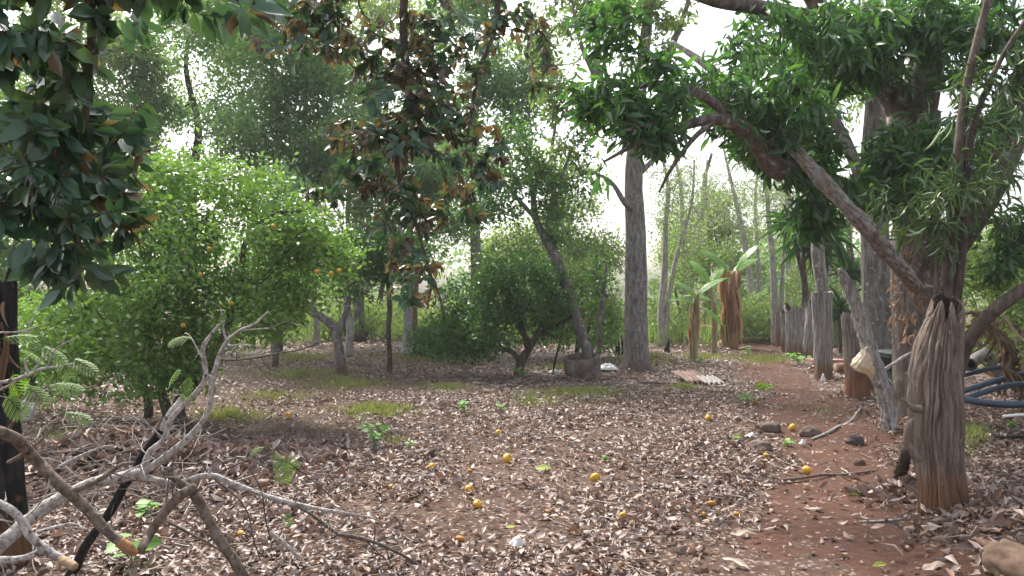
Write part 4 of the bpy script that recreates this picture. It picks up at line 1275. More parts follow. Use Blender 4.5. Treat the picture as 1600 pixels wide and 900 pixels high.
def banana(label, px, d, tops, rad, leaves, mat_stem, dry=0, group='banana plants', seed=0):
    rng = np.random.default_rng(seed)
    b = foot(px, 0, d)
    root = thing('banana_plant', label, 'plant', b, group)
    mb = MB()
    limb(mb, [b] + pl(d, *tops), rp(d, *rad), 12, 18, 0.18, 5)
    link('trunk', mb.mesh('trunk', mat_stem, b), root)
    for (lx, ly, az, el, L, kind) in leaves:
        p = at(lx, ly, d) - b
        D = np.array([(math.cos(az) * math.cos(el), math.sin(az) * math.cos(el), math.sin(el))])
        leaf_objects('leaf' if kind == 0 else 'dry_leaf', root, BAN if kind == 0 else BAND, p[None], D, np.array([(0, -0.25, 1.0)]), np.array([L]), (0, 0, 0))
    if dry:
        a = rng.random(dry) * 2 * PI
        zz = rng.random(dry)
        lo, hi = b[2] + 0.2, at(*tops[-1], d)[2]
        r0 = rad[1] / F * d
        P = v3(b[0] + r0 * 0.9 * np.cos(a), b[1] + r0 * 0.9 * np.sin(a), lo + (hi - lo) * (0.25 + 0.8 * zz)) - b
        D = nrm(v3(0.12 * np.cos(a), 0.12 * np.sin(a), -1.0) + 0.13 * rng.normal(0, 1, (dry, 3)))
        leaf_objects('dry_sheath', root, leaf_meshes('dry_sheath', [template(5, [0.5, 1, 0.9, 0.8, 0.4, 0.1], 0.3, c, 0.2) for c in (0.1, 0.25)], M_drybanana, 0.05), P, D, nrm(v3(np.cos(a), np.sin(a), 0.3)), (0.4 + 0.5 * rng.random(dry)) * (0.5 if dry < 20 else 1), (0, 0, 0))
    return root


M_banstem = mat_bark('banana_stem', [(0.16, 0.11, 0.06), (0.30, 0.23, 0.13), (0.42, 0.35, 0.22)], 10, 0.1, 0.5)
banana('young banana plant with bright upright leaf and brown sheathed stem', 1085, 18.2, [(1084, 530), (1086, 490), (1090, 460)], (8, 6, 4.5, 3),
       [(1088, 468, PI * .85, 0.9, 0.75, 0), (1090, 462, 0.15, 0.75, 0.85, 0), (1092, 480, -0.6, -0.4, 0.7, 0), (1086, 475, PI + 0.3, 0.35, 0.7, 0), (1090, 510, 0.1, 0.2, 0.4, 1), (1083, 530, PI, -0.9, 0.35, 1)], M_banstem, 14, seed=1)
banana('dead banana plant, thick orange-brown stem wrapped in dry sheaths', 1142, 23.5, [(1143, 500), (1145, 460), (1148, 425)], (11, 10, 8, 6),
       [(1146, 430, 0.5, 0.7, 1.2, 0), (1140, 430, PI * .8, 0.95, 1.3, 0), (1150, 425, -0.3, 1.1, 1.1, 0), (1138, 525, PI + .2, -0.5, 0.6, 1), (1150, 515, 0.2, -0.9, 0.5, 1)], M_drybanana, 80, seed=2)
banana('thin banana sucker between the young banana and the dead one', 1117, 20.5, [(1116, 510), (1113, 470), (1108, 440)], (5, 4, 3, 2),
       [(1108, 445, PI * .7, 1.0, 1.0, 0), (1110, 450, 0.8, 0.9, 0.9, 0), (1112, 470, 2.6, 0.4, 0.8, 0)], M_banstem, 0, seed=3)

# undergrowth and distant wood: continuous masses
ru = np.random.default_rng(31)
mb = MB()
env = []
for k in range(46):
    px = ru.uniform(-300, 1900)
    dd = ru.uniform(25, 34)
    env.append(E(px, HZ + EYE * F / dd - ru.uniform(10, 34), dd, ru.uniform(40, 90), ru.uniform(25, 55), ru.uniform(1, 2)))
Q = fill(env, 30000, ru, 0.3, 0.7)
L = 0.13 + 0.12 * ru.random(len(Q))
mb.add(*blades(Q, nrm(ru.normal(0, 1, Q.shape) + (0, 0, 0.3)), nrm(ru.normal(0, 1, Q.shape) + (0, 0, .6)), L, L * 0.4, KITE))
# tall reedy grass
x, y = ru.uniform(-9, 14, 9000), ru.uniform(23, 31, 9000)
keep = (path_in(x, y) < 0.1) & (vn(v3(x * .4, y * .4, 2.0)) > 0.4)
x, y = x[keep], y[keep]
L = 0.4 + 0.9 * ru.random(len(x))
mb.add(*blades(v3(x, y, hgt(x, y)), nrm(v3(ru.normal(0, .25, len(x)), ru.normal(0, .25, len(x)), 1.0)), nrm(ru.normal(0, 1, (len(x), 3))), L, 0.03 + 0 * L, KITE))
tag(link('undergrowth', mb.mesh('undergrowth', M_light)), kind='stuff')
env = []
for k in range(110):
    px = ru.uniform(-700, 2300)
    dd = ru.uniform(38, 52)
    env.append(E(px, ru.uniform(385, 490), dd, ru.uniform(40, 100), ru.uniform(25, 60), ru.uniform(2, 4)))
Q = fill(env, 33000, ru, 0.3, 0.4)
L = 0.25 + 0.25 * ru.random(len(Q))
tag(link('distant_woods', MB().add(*blades(Q, nrm(ru.normal(0, 1, Q.shape)), nrm(ru.normal(0, 1, Q.shape) + (0, 0, .6)), L, L * 0.45, KITE)).mesh('distant_woods', M_feather)), kind='stuff')

# ------------------------------------------------------------------ posts and stumps
def lathe_wood(cx, rx, zs, ns, grooves, depth, seed, jag=0.05, hollow=0.25, m=90, ry=None, warp=1.5, twist=0.0, notch=None):
    """grooved weathered wood from rows (z, centre x, centre y, radius); ragged top with a sunk hollow. local coordinates"""
    rows = catmull(np.stack([cx, rx, zs], -1), m) if False else None
    zz = np.linspace(zs[0], zs[-1], m)
    c = np.interp(zz, zs, cx)
    r = np.interp(zz, zs, rx)
    a = np.arange(ns) / ns * 2 * PI
    A, Zg = np.meshgrid(a, zz)
    un = lambda f, z0: v3(np.cos(A) * f, np.sin(A) * f, Zg * z0 + seed)
    u = A / (2 * PI) * grooves + warp * (fbm(un(1.2, 1.6), 3) - 0.5) * 2 + twist * Zg
    k = np.abs((u % 1.0) - 0.5) * 2
    g = np.exp(-((1 - k) / 0.3) ** 2)
    u2 = A / (2 * PI) * grooves * 2.3 + warp * 1.5 * (fbm(un(2.0, 2.2) + 9, 3) - 0.5) * 2
    g2 = np.exp(-((1 - np.abs((u2 % 1.0) - 0.5) * 2) / 0.3) ** 2)
    amp = 0.15 + 1.5 * vn(un(2.2, 5.0) + 4)
    lump = 1 + 0.16 * (fbm(un(1.3, 2.5) + 2, 2) - 0.5) * 2
    Rr = r[:, None] * lump - depth * g * amp - depth * 0.4 * g2
    top = zs[-1] + jag * (vn(v3(np.cos(a) * 2.4, np.sin(a) * 2.4, seed * 1.7)) * 2 - 1.2) + jag * 0.5 * (vn(v3(np.cos(a) * 7, np.sin(a) * 7, seed)) - 0.5)
    if notch:
        for na, nw, nd in notch:
            q = (a - na + PI) % (2 * PI) - PI
            top = top - nd * np.exp(-(q / nw) ** 2)
    s = smooth(zs[0] + (zs[-1] - zs[0]) * 0.86, zs[-1], Zg)
    Zg = Zg + (top[None, :] - zs[-1]) * s
    V = np.stack([c[:, None] + Rr * np.cos(A), Rr * np.sin(A) * (ry or 1.0), Zg], -1)
    V = V.reshape(-1, 3)
    i = (np.arange(m - 1)[:, None] * ns + np.arange(ns)[None]).ravel()
    j = (np.arange(m - 1)[:, None] * ns + (np.arange(ns)[None] + 1) % ns).ravel()
    Q = np.stack([i, j, j + ns, i + ns], -1)
    # rim and hollow
    rings = [(0.86, -0.005), (0.62, -hollow * 0.35), (0.4, -hollow * 0.9), (0.15, -hollow)]
    HV = [V[-ns:]]
    ctr = np.array((c[-1], 0, 0))
    for f, dz in rings:
        p = V[-ns:].copy()
        p[:, :2] = ctr[:2] + (p[:, :2] - ctr[:2]) * f
        p[:, 2] += dz + 0.03 * (vn(p * 18 + seed) - 0.5)
        HV.append(p)
    H = np.vstack(HV)
    n = len(rings)
    i = (np.arange(n)[:, None] * ns + np.arange(ns)[None]).ravel()
    j = (np.arange(n)[:, None] * ns + (np.arange(ns)[None] + 1) % ns).ravel()
    HQ = np.stack([i, j, j + ns, i + ns], -1)
    H = np.vstack([H, H[-ns:].mean(0)])
    k = np.arange(ns)
    HT = np.stack([n * ns + k, n * ns + (k + 1) % ns, np.full(ns, len(H) - 1)], -1)
    return V, Q, H, HQ, HT


def post(name, label, cat, px, py_base, rows, mat, seed, group=None, ns=72, m=60, grooves=16, depth=0.012, jag=0.06, hollow=0.12, ry=1.0, d=None, twist=0.0, warp=1.5, hollow_mat=None, notch=None):
    """rows: (py, px centre, half width in pixels) from base to top"""
    d = d or float(G(px, py_base)[1])
    b = np.array(((px - 800) / F * d, d, 0.0))
    b[2] = float(hgt(b[0], b[1])) - 0.03
    zs = np.array([EYE - (r[0] - HZ) / F * d - b[2] for r in rows])
    zs[0] = -0.02
    cx = np.array([(r[1] - px) / F * d for r in rows])
    rx = np.array([r[2] / F * d for r in rows])
    V, Q, H, HQ, HT = lathe_wood(cx, rx, zs, ns, grooves, depth, seed, jag, hollow, m, ry, warp, twist, notch)
    root = thing(name, label, cat, b, group)
    link('trunk', mesh('trunk', V, Q, None, mat), root)
    link('hollow_top', mesh('hollow_top', H, HQ, HT, hollow_mat or M_hollow), root)
    return root, b, d


st, sb, sdist = post('grooved_stump', 'thick deeply grooved grey-brown stump with broken hollow top and reddish base beside the path', 'stump', 1473, 802,
     [(802, 1474, 38), (760, 1471, 35), (720, 1467, 35), (680, 1464, 36), (630, 1463, 37), (580, 1463, 38), (540, 1468, 35), (510, 1474, 30), (485, 1478, 27), (470, 1480, 24), (462, 1481, 22)],
     M_stump, 3.3, ns=200, m=130, grooves=22, depth=0.018, jag=0.05, hollow=0.3, twist=0.7, warp=2.2, notch=[(-1.3, 0.36, 0.2), (-2.15, 0.2, 0.16), (-0.2, 0.4, 0.06), (3.0, 0.5, 0.08)])
mb = MB()
lim = lambda pts, rad, **k: limb(mb, np.asarray(pts) - sb, rad, **k)
lim(pl(sdist - .15, (1436, 720), (1425, 705), (1416, 690), (1418, 670), (1426, 655)), [.03, .03, .022, .018, .012], s=10, lump=.3)
lim(pl(sdist - .12, (1440, 640), (1424, 636), (1409, 622)), [.03, .025, .006], s=8, lump=.3)
link('knot', mb.mesh('knot', M_stump), st)
mb = MB()
rl_ = np.vstack([G(1398, 768) + (0, 0, -.05), G(1404, 752) + (0, 0, .05), pl(5.75, (1412, 722), (1418, 692), (1422, 664), (1427, 640))])
limb(mb, rl_ - sb, [.05, .052, .046, .036, .026, .012], s=40, m=60, lump=.45, fq=12, groove=(7, .5))
link('root_flare', mb.mesh('root_flare', M_bark_brown), st)

pr, pb, pd = post('wooden_post', 'cracked post with earth-red lower half behind the hanging cream bag', 'post', 1340, 622,
     [(624, 1341, 18), (590, 1340, 18), (560, 1338, 18.5), (520, 1336, 20), (495, 1334, 20), (486, 1333, 18)], M_post_red, 5.1, 'old posts and stumps along the path', ns=90, m=70, depth=0.02, jag=0.08, hollow=0.25)
post('wooden_post', 'tall flat-topped silvery post with a knot hole and brown foot', 'post', 1287, 592,
     [(594, 1287, 14), (560, 1286, 14.5), (530, 1286, 14), (500, 1285, 15), (470, 1284, 15.5), (456, 1284, 16)], M_post, 6.7, 'old posts and stumps along the path', ns=80, m=60, depth=0.014, jag=0.02, hollow=0.03, hollow_mat=M_post)
post('wooden_stump', 'broad silvery hollow stump with jagged top behind the flat-topped post', 'stump', 1248, 556,
     [(557, 1249, 22), (530, 1248, 20), (500, 1247, 19), (478, 1246, 19)], M_post, 8.2, 'old posts and stumps along the path', ns=90, m=60, grooves=20, depth=0.03, jag=0.14, hollow=0.3)
post('wooden_stump', 'ragged grey stump leaning at the left of the flat-topped post', 'stump', 1268, 562,
     [(563, 1268, 14), (530, 1268, 12), (495, 1270, 11), (475, 1272, 11)], M_post, 9.4, 'old posts and stumps along the path', ns=70, m=50, depth=0.03, jag=0.25, hollow=0.3)
post('wooden_stump', 'narrow pale stump left of the broad hollow stump', 'stump', 1228, 549,
     [(550, 1228, 7), (520, 1228, 7.5), (485, 1227, 7.5)], M_post, 10.3, 'old posts and stumps along the path', ns=50, m=40, depth=0.02, jag=0.12, hollow=0.2)
post('wooden_stump', 'farthest small pinkish post at the far end of the stump row', 'stump', 1217, 542,
     [(543, 1217, 5), (515, 1217, 5), (488, 1216, 4.5)], M_post_red, 11.5, 'old posts and stumps along the path', ns=40, m=30, depth=0.02, jag=0.1, hollow=0.1)
post('wooden_stump', 'short dark block stump under the pink slab', 'stump', 1273, 588, [(589, 1273, 6), (573, 1273, 6.5)], M_post_red, 12.5, ns=40, m=20, depth=0.01, jag=0.01, hollow=0.02, d=16.3)

# slanting post and the bag tied to it
ld = float(G(1390, 682)[1])
lb = G(1391, 684)
root = thing('slanting_post', 'slanting weathered grey pole with the cream bag tied to it', 'post', lb)
mb = MB()
limb(mb, np.array(pl(ld, (1391, 688), (1388, 650), (1380, 610), (1366, 568), (1352, 525), (1340, 485), (1327, 450), (1316, 428), (1311, 420))) - lb, rp(ld, 11, 11, 12, 12.5, 12, 11, 10, 7, 3), 72, 130, 0.35, 9, 0.0, (9, 0.3))
link('shaft', mb.mesh('shaft', mat_bark('bleached_wood', [(0.20, 0.18, 0.165), (0.36, 0.335, 0.315), (0.50, 0.475, 0.455)], 26, 0.12, 0.9, (0.14, 0.115, 0.10), 0.66)), root)
mb = MB()
limb(mb, np.array(pl(ld, (1368, 595), (1382, 578), (1400, 566), (1416, 555), (1433, 547))) - lb, rp(ld, 3.5, 3, 2.6, 2.2, 1), 8, 24, .2, 20)
limb(mb, np.array(pl(ld, (1378, 582), (1388, 592), (1394, 600))) - lb, rp(ld, 2, 1.6, .8), 6, 10, .2, 20)
link('side_branch', mb.mesh('side_branch', M_lichen), root)
# bag: a sagging sack pinched at the knot, one corner hanging
n, m = 26, 36
V = []
bd = ld - 0.19
prof = [(545, 1350, 2), (552, 1350, 6), (560, 1349, 11), (568, 1347, 14), (574, 1347, 15), (579, 1352, 12), (583, 1358, 7), (588, 1360, 4), (592, 1361, 1)]
pp = catmull(np.array([(b_, a_, c_) for a_, b_, c_ in prof], float), n)
for x0, y0, w in pp:
    for j in range(m):
        a = 2 * PI * j / m
        w2 = max(w, 0.4) * (1 + 0.16 * math.sin(5 * a + y0 * 0.25) + 0.1 * math.sin(9 * a - y0 * 0.4))
        V.append(at(x0 + w2 * math.cos(a), y0 + 1.5 * math.sin(3 * a), bd) + np.array((0, -w2 * 0.95 / F * bd * math.sin(a), 0)))
bb = at(1350, 545, bd)
i = (np.arange(n - 1)[:, None] * m + np.arange(m)[None]).ravel()
j = (np.arange(n - 1)[:, None] * m + (np.arange(m)[None] + 1) % m).ravel()
root = thing('plastic_bag', 'crumpled cream plastic bag hanging knotted from the slanting pole', 'bag', bb)
link('sack', mesh('sack', np.array(V) - bb, np.stack([i, j, j + m, i + m], -1), None, M_bag), root)
mb = MB()
limb(mb, np.array([at(1347, 541, bd), at(1351, 546, bd), at(1356, 541, bd)]) - bb, [.004, .012, .004], 8, 10, .2, 40)
limb(mb, np.array([at(1351, 546, bd), at(1357, 543, bd + .05), at(1362, 541, ld - .12)]) - bb, [.006, .005, .004], 8, 10)
link('knot', mb.mesh('knot', M_bag), root)

# long barkless dead limb lodged diagonally in the mango tree
lp = pl(8, (1436, 452, 8.9), (1408, 420, 8.2), (1350, 352, 7.7), (1285, 282, 7.7), (1215, 205, 8.0), (1150, 140, 8.5), (1090, 92, 9.0), (1050, 66, 9.3))
root = thing('dead_limb', 'long pale barkless dead limb lying diagonally through the mango tree', 'branch', lp[0])
mb = MB()
limb(mb, np.array(lp) - lp[0], rp(8, 11, 12.5, 12, 11, 9.5, 8, 6.5, 4), 64, 150, .16, 5, 0.0, (6, .35))
link('wood', mb.mesh('wood', M_beam), root)
mb = MB()
limb(mb, np.array(pl(8, (1300, 298, 7.62), (1290, 278, 7.5), (1284, 262, 7.45))) - lp[0], rp(8, 6, 4, 2), 12, 12, .3, 20)
link('stub', mb.mesh('stub', M_beam), root)

# dry brown leaf clusters caught at the foot of the beam
rng = np.random.default_rng(77)
dl = [(1410, 365), (1425, 385), (1408, 415), (1432, 440), (1400, 470), (1415, 490), (1395, 500), (1440, 455), (1420, 520), (1405, 440), (1442, 470), (1428, 400)]
root = thing('dead_leaf_spray', 'hanging spray of curled brown dead leaves against the mango trunk', 'dead leaves', at(1415, 430, 8.7))
base = np.array(root.location)
mb = MB()
PP = []
for k, (a, b_) in enumerate(dl):
    p = at(a, b_, 8.6 + 0.2 * rng.random())
    q = at(1418 + rng.normal(0, 6), b_ - 45, 8.75)
    limb(mb, np.array([q, (p + q) / 2 + rng.normal(0, .03, 3), p]) - base, [.006, .005, .003], 5, 8)
    PP.append(p)
link('stem', mb.mesh('stem', M_twig), root)
P = np.repeat(np.array(PP), 9, 0) + rng.normal(0, 0.05, (9 * len(PP), 3))
D = nrm(rng.normal(0, 0.6, P.shape) + (0, 0, -0.9))
M_deadspray = mat_leaf('dead_spray_leaf', [(0.20, 0.125, 0.08), (0.33, 0.225, 0.155), (0.13, 0.08, 0.05), (0.42, 0.31, 0.225)], None, 0.6, 0.25, (1.4, 1.1, 0.8))
leaf_objects('leaf', root, leaf_meshes('leaf', CURL, M_deadspray, 0.9), P, D, nrm(rng.normal(0, 1, P.shape)), 0.08 + 0.08 * rng.random(len(P)), base)

# ------------------------------------------------------------------ concrete ring, sheets, scraps
c = G(912, 590)
root = thing('concrete_ring', 'tilted stained concrete ring with a tree growing out of it', 'planter', c)
n = 64
R0, hh, tk = 0.36, 0.46, 0.06
rows = [(R0, 0), (R0 * 0.99, hh * 0.5), (R0, hh - .015), (R0 - .015, hh), (R0 - tk, hh), (R0 - tk - .01, hh - .02), (R0 - tk, 0.2)]
V = []
for r, z in rows:
    for j in range(n):
        a = 2 * PI * j / n
        p = np.array((r * math.cos(a), r * math.sin(a), z))
        V.append(p + 0.02 * (fbm(p * 9) - 0.5) * np.array((math.cos(a), math.sin(a), 0.6)))
V = np.array(V)
i = (np.arange(len(rows) - 1)[:, None] * n + np.arange(n)[None]).ravel()
j = (np.arange(len(rows) - 1)[:, None] * n + (np.arange(n)[None] + 1) % n).ravel()
rot = np.array(Matrix.Rotation(math.radians(-7), 3, 'Y')) @ np.array(Matrix.Rotation(math.radians(9), 3, 'X'))
V = V @ rot.T
V[:, 2] -= 0.03
link('wall', mesh('wall', V, np.stack([i, j, j + n, i + n], -1), None, M_concrete), root)
V = [np.array((0, 0, hh - .05))]
for j in range(n):
    a = 2 * PI * j / n
    V.append(np.array(((R0 - tk) * math.cos(a), (R0 - tk) * math.sin(a), hh - .1)))
V = np.array(V) @ rot.T
V[:, 2] -= 0.03
link('soil', mesh('soil', V, None, [(0, 1 + j, 1 + (j + 1) % n) for j in range(n)], M_ground), root)


def corrugated(label, px, py, w, l, rz, mat, tilt, waves=5):
    c = G(px, py)
    n, m = waves * 12 + 1, 8
    V = []
    for s in (0, 1):
        for j in range(m):
            for i in range(n):
                x, y = (i / (n - 1) - 0.5) * w, (j / (m - 1) - 0.5) * l
                V.append((x, y, 0.025 * math.sin(i / 12 * 2 * PI) + 0.05 + 0.004 * s + 0.05 * math.sin(y * 2 + 1) + 0.03 * x))
    i = (np.arange(m - 1)[:, None] * n + np.arange(n - 1)[None]).ravel()
    q = np.stack([i, i + 1, i + n + 1, i + n], -1)
    Q = [q + n * m, q[:, ::-1]]
    e1 = np.arange(n - 1)
    Q.append(np.stack([e1, e1 + 1, e1 + 1 + n * m, e1 + n * m], -1))
    o = link('corrugated_sheet', mesh('corrugated_sheet', V, np.vstack(Q), None, mat), None, c + np.array((0, 0, 0.01)))
    o.rotation_euler = (tilt, 0.02, rz)
    tag(o, label, 'roofing sheet')


corrugated('rusty pink corrugated sheet lying flat at the edge of the leaf litter', 1081, 596, 0.5, 0.75, 0.25, M_tin_rust, 0.12)
corrugated('pale whitish corrugated sheet beside the rusty pink one', 1110, 602, 0.36, 0.5, 0.1, M_tin_pale, 0.1, 4)


def crumpled(name, label, cat, px, py, w, l, h, mat, seed, z=0.0):
    c = G(px, py)
    n = 18
    u = np.linspace(-0.5, 0.5, n)
    X, Y = np.meshgrid(u, u)
    r = np.maximum(np.abs(X), np.abs(Y)) * 2
    k = 1 - 0.25 * vn(v3(X * 4, Y * 4, seed)) * r
    Zt = h * (1 - r ** 2) * (0.4 + fbm(v3(X * 5 + seed, Y * 5, 0.4))) + h * 0.5 * (vn(v3(X * 9, Y * 9, seed + 2)) - 0.3)
    V = np.stack([X * w * k, Y * l * k, np.maximum(Zt, 0.0) + 0.03 + z], -1)
    i = (np.arange(n - 1)[:, None] * n + np.arange(n - 1)[None]).ravel()
    o = link(name, mesh(name, V, np.stack([i, i + 1, i + n + 1, i + n], -1), None, mat), None, c)
    o.rotation_euler = (0, 0, seed)
    return tag(o, label, cat)


crumpled('plastic_sheet', 'crumpled white plastic scrap between the concrete ring and the tall trunk', 'plastic scrap', 950, 580, 0.32, 0.5, 0.12, M_white, 1.2)
crumpled('plastic_scrap', 'small white scrap on the ground left of the concrete ring', 'plastic scrap', 866, 584, 0.15, 0.2, 0.06, M_white, 2.2)
crumpled('plastic_scrap', 'pale wrapper scrap lying on the leaves below the middle fruits', 'plastic scrap', 808, 859, 0.10, 0.08, 0.05, M_white, 0.6)
crumpled('plastic_scrap', 'pale bluish scrap beside the flat rock on the path', 'plastic scrap', 1174, 687, 0.11, 0.1, 0.04, M_white, 0.3)
crumpled('plastic_scrap', 'tiny pale scrap at the foot of the flat-topped post', 'plastic scrap', 1286, 598, 0.08, 0.08, 0.12, M_white, 0.9)
crumpled('plastic_scrap', 'small pale chip on the soil below the rocks', 'plastic scrap', 1254, 698, 0.06, 0.06, 0.04, M_white, 1.9)

# white jug far left
c = G(36, 660)
root = thing('white_jug', 'white plastic jug on the ground behind the charred trunk', 'jug', c)
prof = [(0.0, 0.0), (0.10, 0.0), (0.115, 0.02), (0.115, 0.16), (0.10, 0.2), (0.05, 0.235), (0.035, 0.24), (0.035, 0.27), (0.0, 0.27)]
n = 28
V = [(r * math.cos(2 * PI * j / n) * (1.1 if z < .2 else 1), r * math.sin(2 * PI * j / n), z) for r, z in prof for j in range(n)]
i = (np.arange(len(prof) - 1)[:, None] * n + np.arange(n)[None]).ravel()
j = (np.arange(len(prof) - 1)[:, None] * n + (np.arange(n)[None] + 1) % n).ravel()
link('bottle', mesh('bottle', V, np.stack([i, j, j + n, i + n], -1), None, M_white), root)
mb = MB()
limb(mb, [(0.05, 0, 0.225), (0.12, 0, 0.23), (0.14, 0, 0.18), (0.115, 0, 0.12)], [.012] * 4, 8, 16)
link('handle', mb.mesh('handle', M_white), root)


def rock(label, px, py, w, h, mat, seed, dep=None, name='rock'):
    c = G(px, py)
    s = w / F * c[1] / 2 * 0.86
    h = h * 0.8
    n, m = 22, 32
    V = []
    for i in range(n + 1):
        th = PI * i / n
        for j in range(m):
            a = 2 * PI * j / m
            p = np.array((math.sin(th) * math.cos(a), math.sin(th) * math.sin(a), math.cos(th)))
            V.append(p)
    V = np.array(V)
    V *= (0.72 + 0.56 * fbm(V * 1.3 + seed, 2) + 0.4 * (fbm(V * 3.3 + seed, 3) - 0.5))[:, None]
    i = (np.arange(n)[:, None] * m + np.arange(m)[None]).ravel()
    j = (np.arange(n)[:, None] * m + (np.arange(m)[None] + 1) % m).ravel()
    hz = h / F * c[1]
    V = V * np.array((s, (dep or s * 0.8), hz * 0.62)) + np.array((0, s * .5, hz * 0.3))
    tag(link(name, mesh(name, V, np.stack([i, i + m, j + m, j], -1), None, mat), None, c), label, 'rock')


rock('flat grey-brown rock beside the yellow fruit on the path', 1205, 676, 40, 22, M_rock, 1.1)
rock('rounded brown rock half sunk in the middle of the path', 1268, 684, 38, 24, M_rock, 2.7)
rock('dark smooth round stone near the foot of the slanting pole', 1338, 697, 32, 24, M_rock_dark, 3.4)
rock('wide low earthy rock at the litter edge below the flat rock', 1188, 706, 48, 22, M_rock, 5.2)
rock('large earthy boulder cut off by the lower right corner', 1598, 908, 86, 66, M_boulder, 6.1, 0.25, 'boulder')
rock('small brown broken coconut-like lump on the path', 1345, 730, 22, 18, M_boulder, 7.7)
rock('low rock under the black plank by the citrus trunks', 305, 700, 50, 24, M_rock, 8.3)

# plank at the foot of the citrus
def box(mb, c, s, rz=0.0, ry=0.0, bev=0.006):
    c, s = np.asarray(c, float), np.asarray(s, float) / 2
    pts = []
    x, y, z = s
    b = bev
    V, Q = [], []
    prof = [(-y, -z + b), (-y + b, -z), (y - b, -z), (y, -z + b), (y, z - b), (y - b, z), (-y + b, z), (-y, z - b)]
    for xx, sh in ((-x, b), (-x + b, 0), (x - b, 0), (x, b)):
        for p, q in prof:
            V.append((xx, p - math.copysign(min(sh, abs(p)), p), q - math.copysign(min(sh, abs(q)), q)))
    for k in range(3):
        for j in range(8):
            Q.append((k * 8 + j, k * 8 + (j + 1) % 8, (k + 1) * 8 + (j + 1) % 8, (k + 1) * 8 + j))
    V = np.array(V)
    T = [(0, j + 1, j) for j in range(1, 7)] + [(24, 24 + j, 24 + j + 1) for j in range(1, 7)]
    Rm = np.array(Matrix.Rotation(rz, 3, 'Z')) @ np.array(Matrix.Rotation(ry, 3, 'Y'))
    mb.add(V @ Rm.T + c, Q, T)


c = G(280, 690)
mb = MB()
box(mb, (0, 0, 0.1), (0.45, 0.1, 0.03), 0.1, 0.05)
tag(link('plank', mb.mesh('plank', M_char, (0, 0, 0), False), None, c), 'short black plank resting on the low rock by the citrus trunks', 'plank')

# pink slab on its block
c = at(1290, 566, 16.6)
mb = MB()
box(mb, (0, 0, 0), (0.75, 0.4, 0.06), 0.15, 0.02)
tag(link('slab', mb.mesh('slab', M_slab, (0, 0, 0), False), None, (c[0], c[1], max(float(c[2]), 0.2))), 'flat pinkish slab lying behind the flat-topped post', 'slab')
c = foot(1330, 0, 15.6)
mb = MB()
limb(mb, [(-0.3, 0, .16), (0, .02, .17), (0.3, .05, .15)], [.13, .14, .12], 16, 20, .25, 3)
tag(link('log', mb.mesh('log', M_twig_red), None, c), 'short reddish log lying between the two standing posts', 'log')

# dark green bin
d = 12.0
c = foot(1408, 0, d)
root = thing('bin', 'dark green plastic bin half hidden behind the grooved stump', 'bin', c)
n = 4
w0, w1, hh = 0.22, 0.28, 0.74


def hull(mb, rows, r=0.05, seg=5):
    V, Q = [], []
    for (wx, wy, z) in rows:
        for (sx, sy, a0) in ((1, 1, 0), (-1, 1, PI / 2), (-1, -1, PI), (1, -1, 1.5 * PI)):
            for k in range(seg):
                a = a0 + k / (seg - 1) * PI / 2
                V.append((sx * (wx - r) + r * math.cos(a), sy * (wy - r) + r * math.sin(a), z))
    n = 4 * seg
    for i in range(len(rows) - 1):
        for j in range(n):
            Q.append((i * n + j, i * n + (j + 1) % n, (i + 1) * n + (j + 1) % n, (i + 1) * n + j))
    V = np.array(V)
    V = np.vstack([V, V[-n:].mean(0)])
    T = [((len(rows) - 1) * n + j, (len(rows) - 1) * n + (j + 1) % n, len(V) - 1) for j in range(n)]
    mb.add(V, Q, T)


mb = MB()
hull(mb, [(w0, w0, 0.0), (w0 + .02, w0 + .02, 0.03), (w0 + .045, w0 + .045, 0.3), (w0 + .06, w0 + .06, 0.32), (w0 + .045, w0 + .045, 0.34), (w1, w1, hh - .06), (w1 + .03, w1 + .03, hh - .05), (w1 + .03, w1 + .03, hh)])
link('body', mb.mesh('body', M_bin), root)
mb = MB()
hull(mb, [(w1 + .035, w1 + .035, hh + .004), (w1 + .04, w1 + .04, hh + .03), (w1, w1, hh + .06), (w1 * .5, w1 * .5, hh + .075)])
link('lid', mb.mesh('lid', M_bin), root)
mb = MB()
limb(mb, [(-.2, w1 + .03, hh - .02), (-.18, w1 + .09, hh), (0, w1 + .1, hh), (.18, w1 + .09, hh), (.2, w1 + .03, hh - .02)], [.014] * 5, 8, 20, 0)
link('handle', mb.mesh('handle', M_bin), root)

# blue pipes
def pipe(label, pts, r, mat, name='pipe'):
    r = r * 0.82
    P = catmull(np.array(pts), 40)
    P[:, 2] = np.maximum(P[:, 2], hgt(P[:, 0], P[:, 1]) + r + 0.01)
    b = P[0].copy()
    mb = MB()
    mb.add(*tubes((P - b)[None], np.full((1, 40), r), 14, False))
    mb.add(*tubes((P - b)[None, ::-1], np.full((1, 40), r * 0.82), 14, False))
    for e in (0, -1):       # ring between the outer and inner wall
        pass
    tag(link(name, mb.mesh(name, mat), None, b), label, 'pipe')


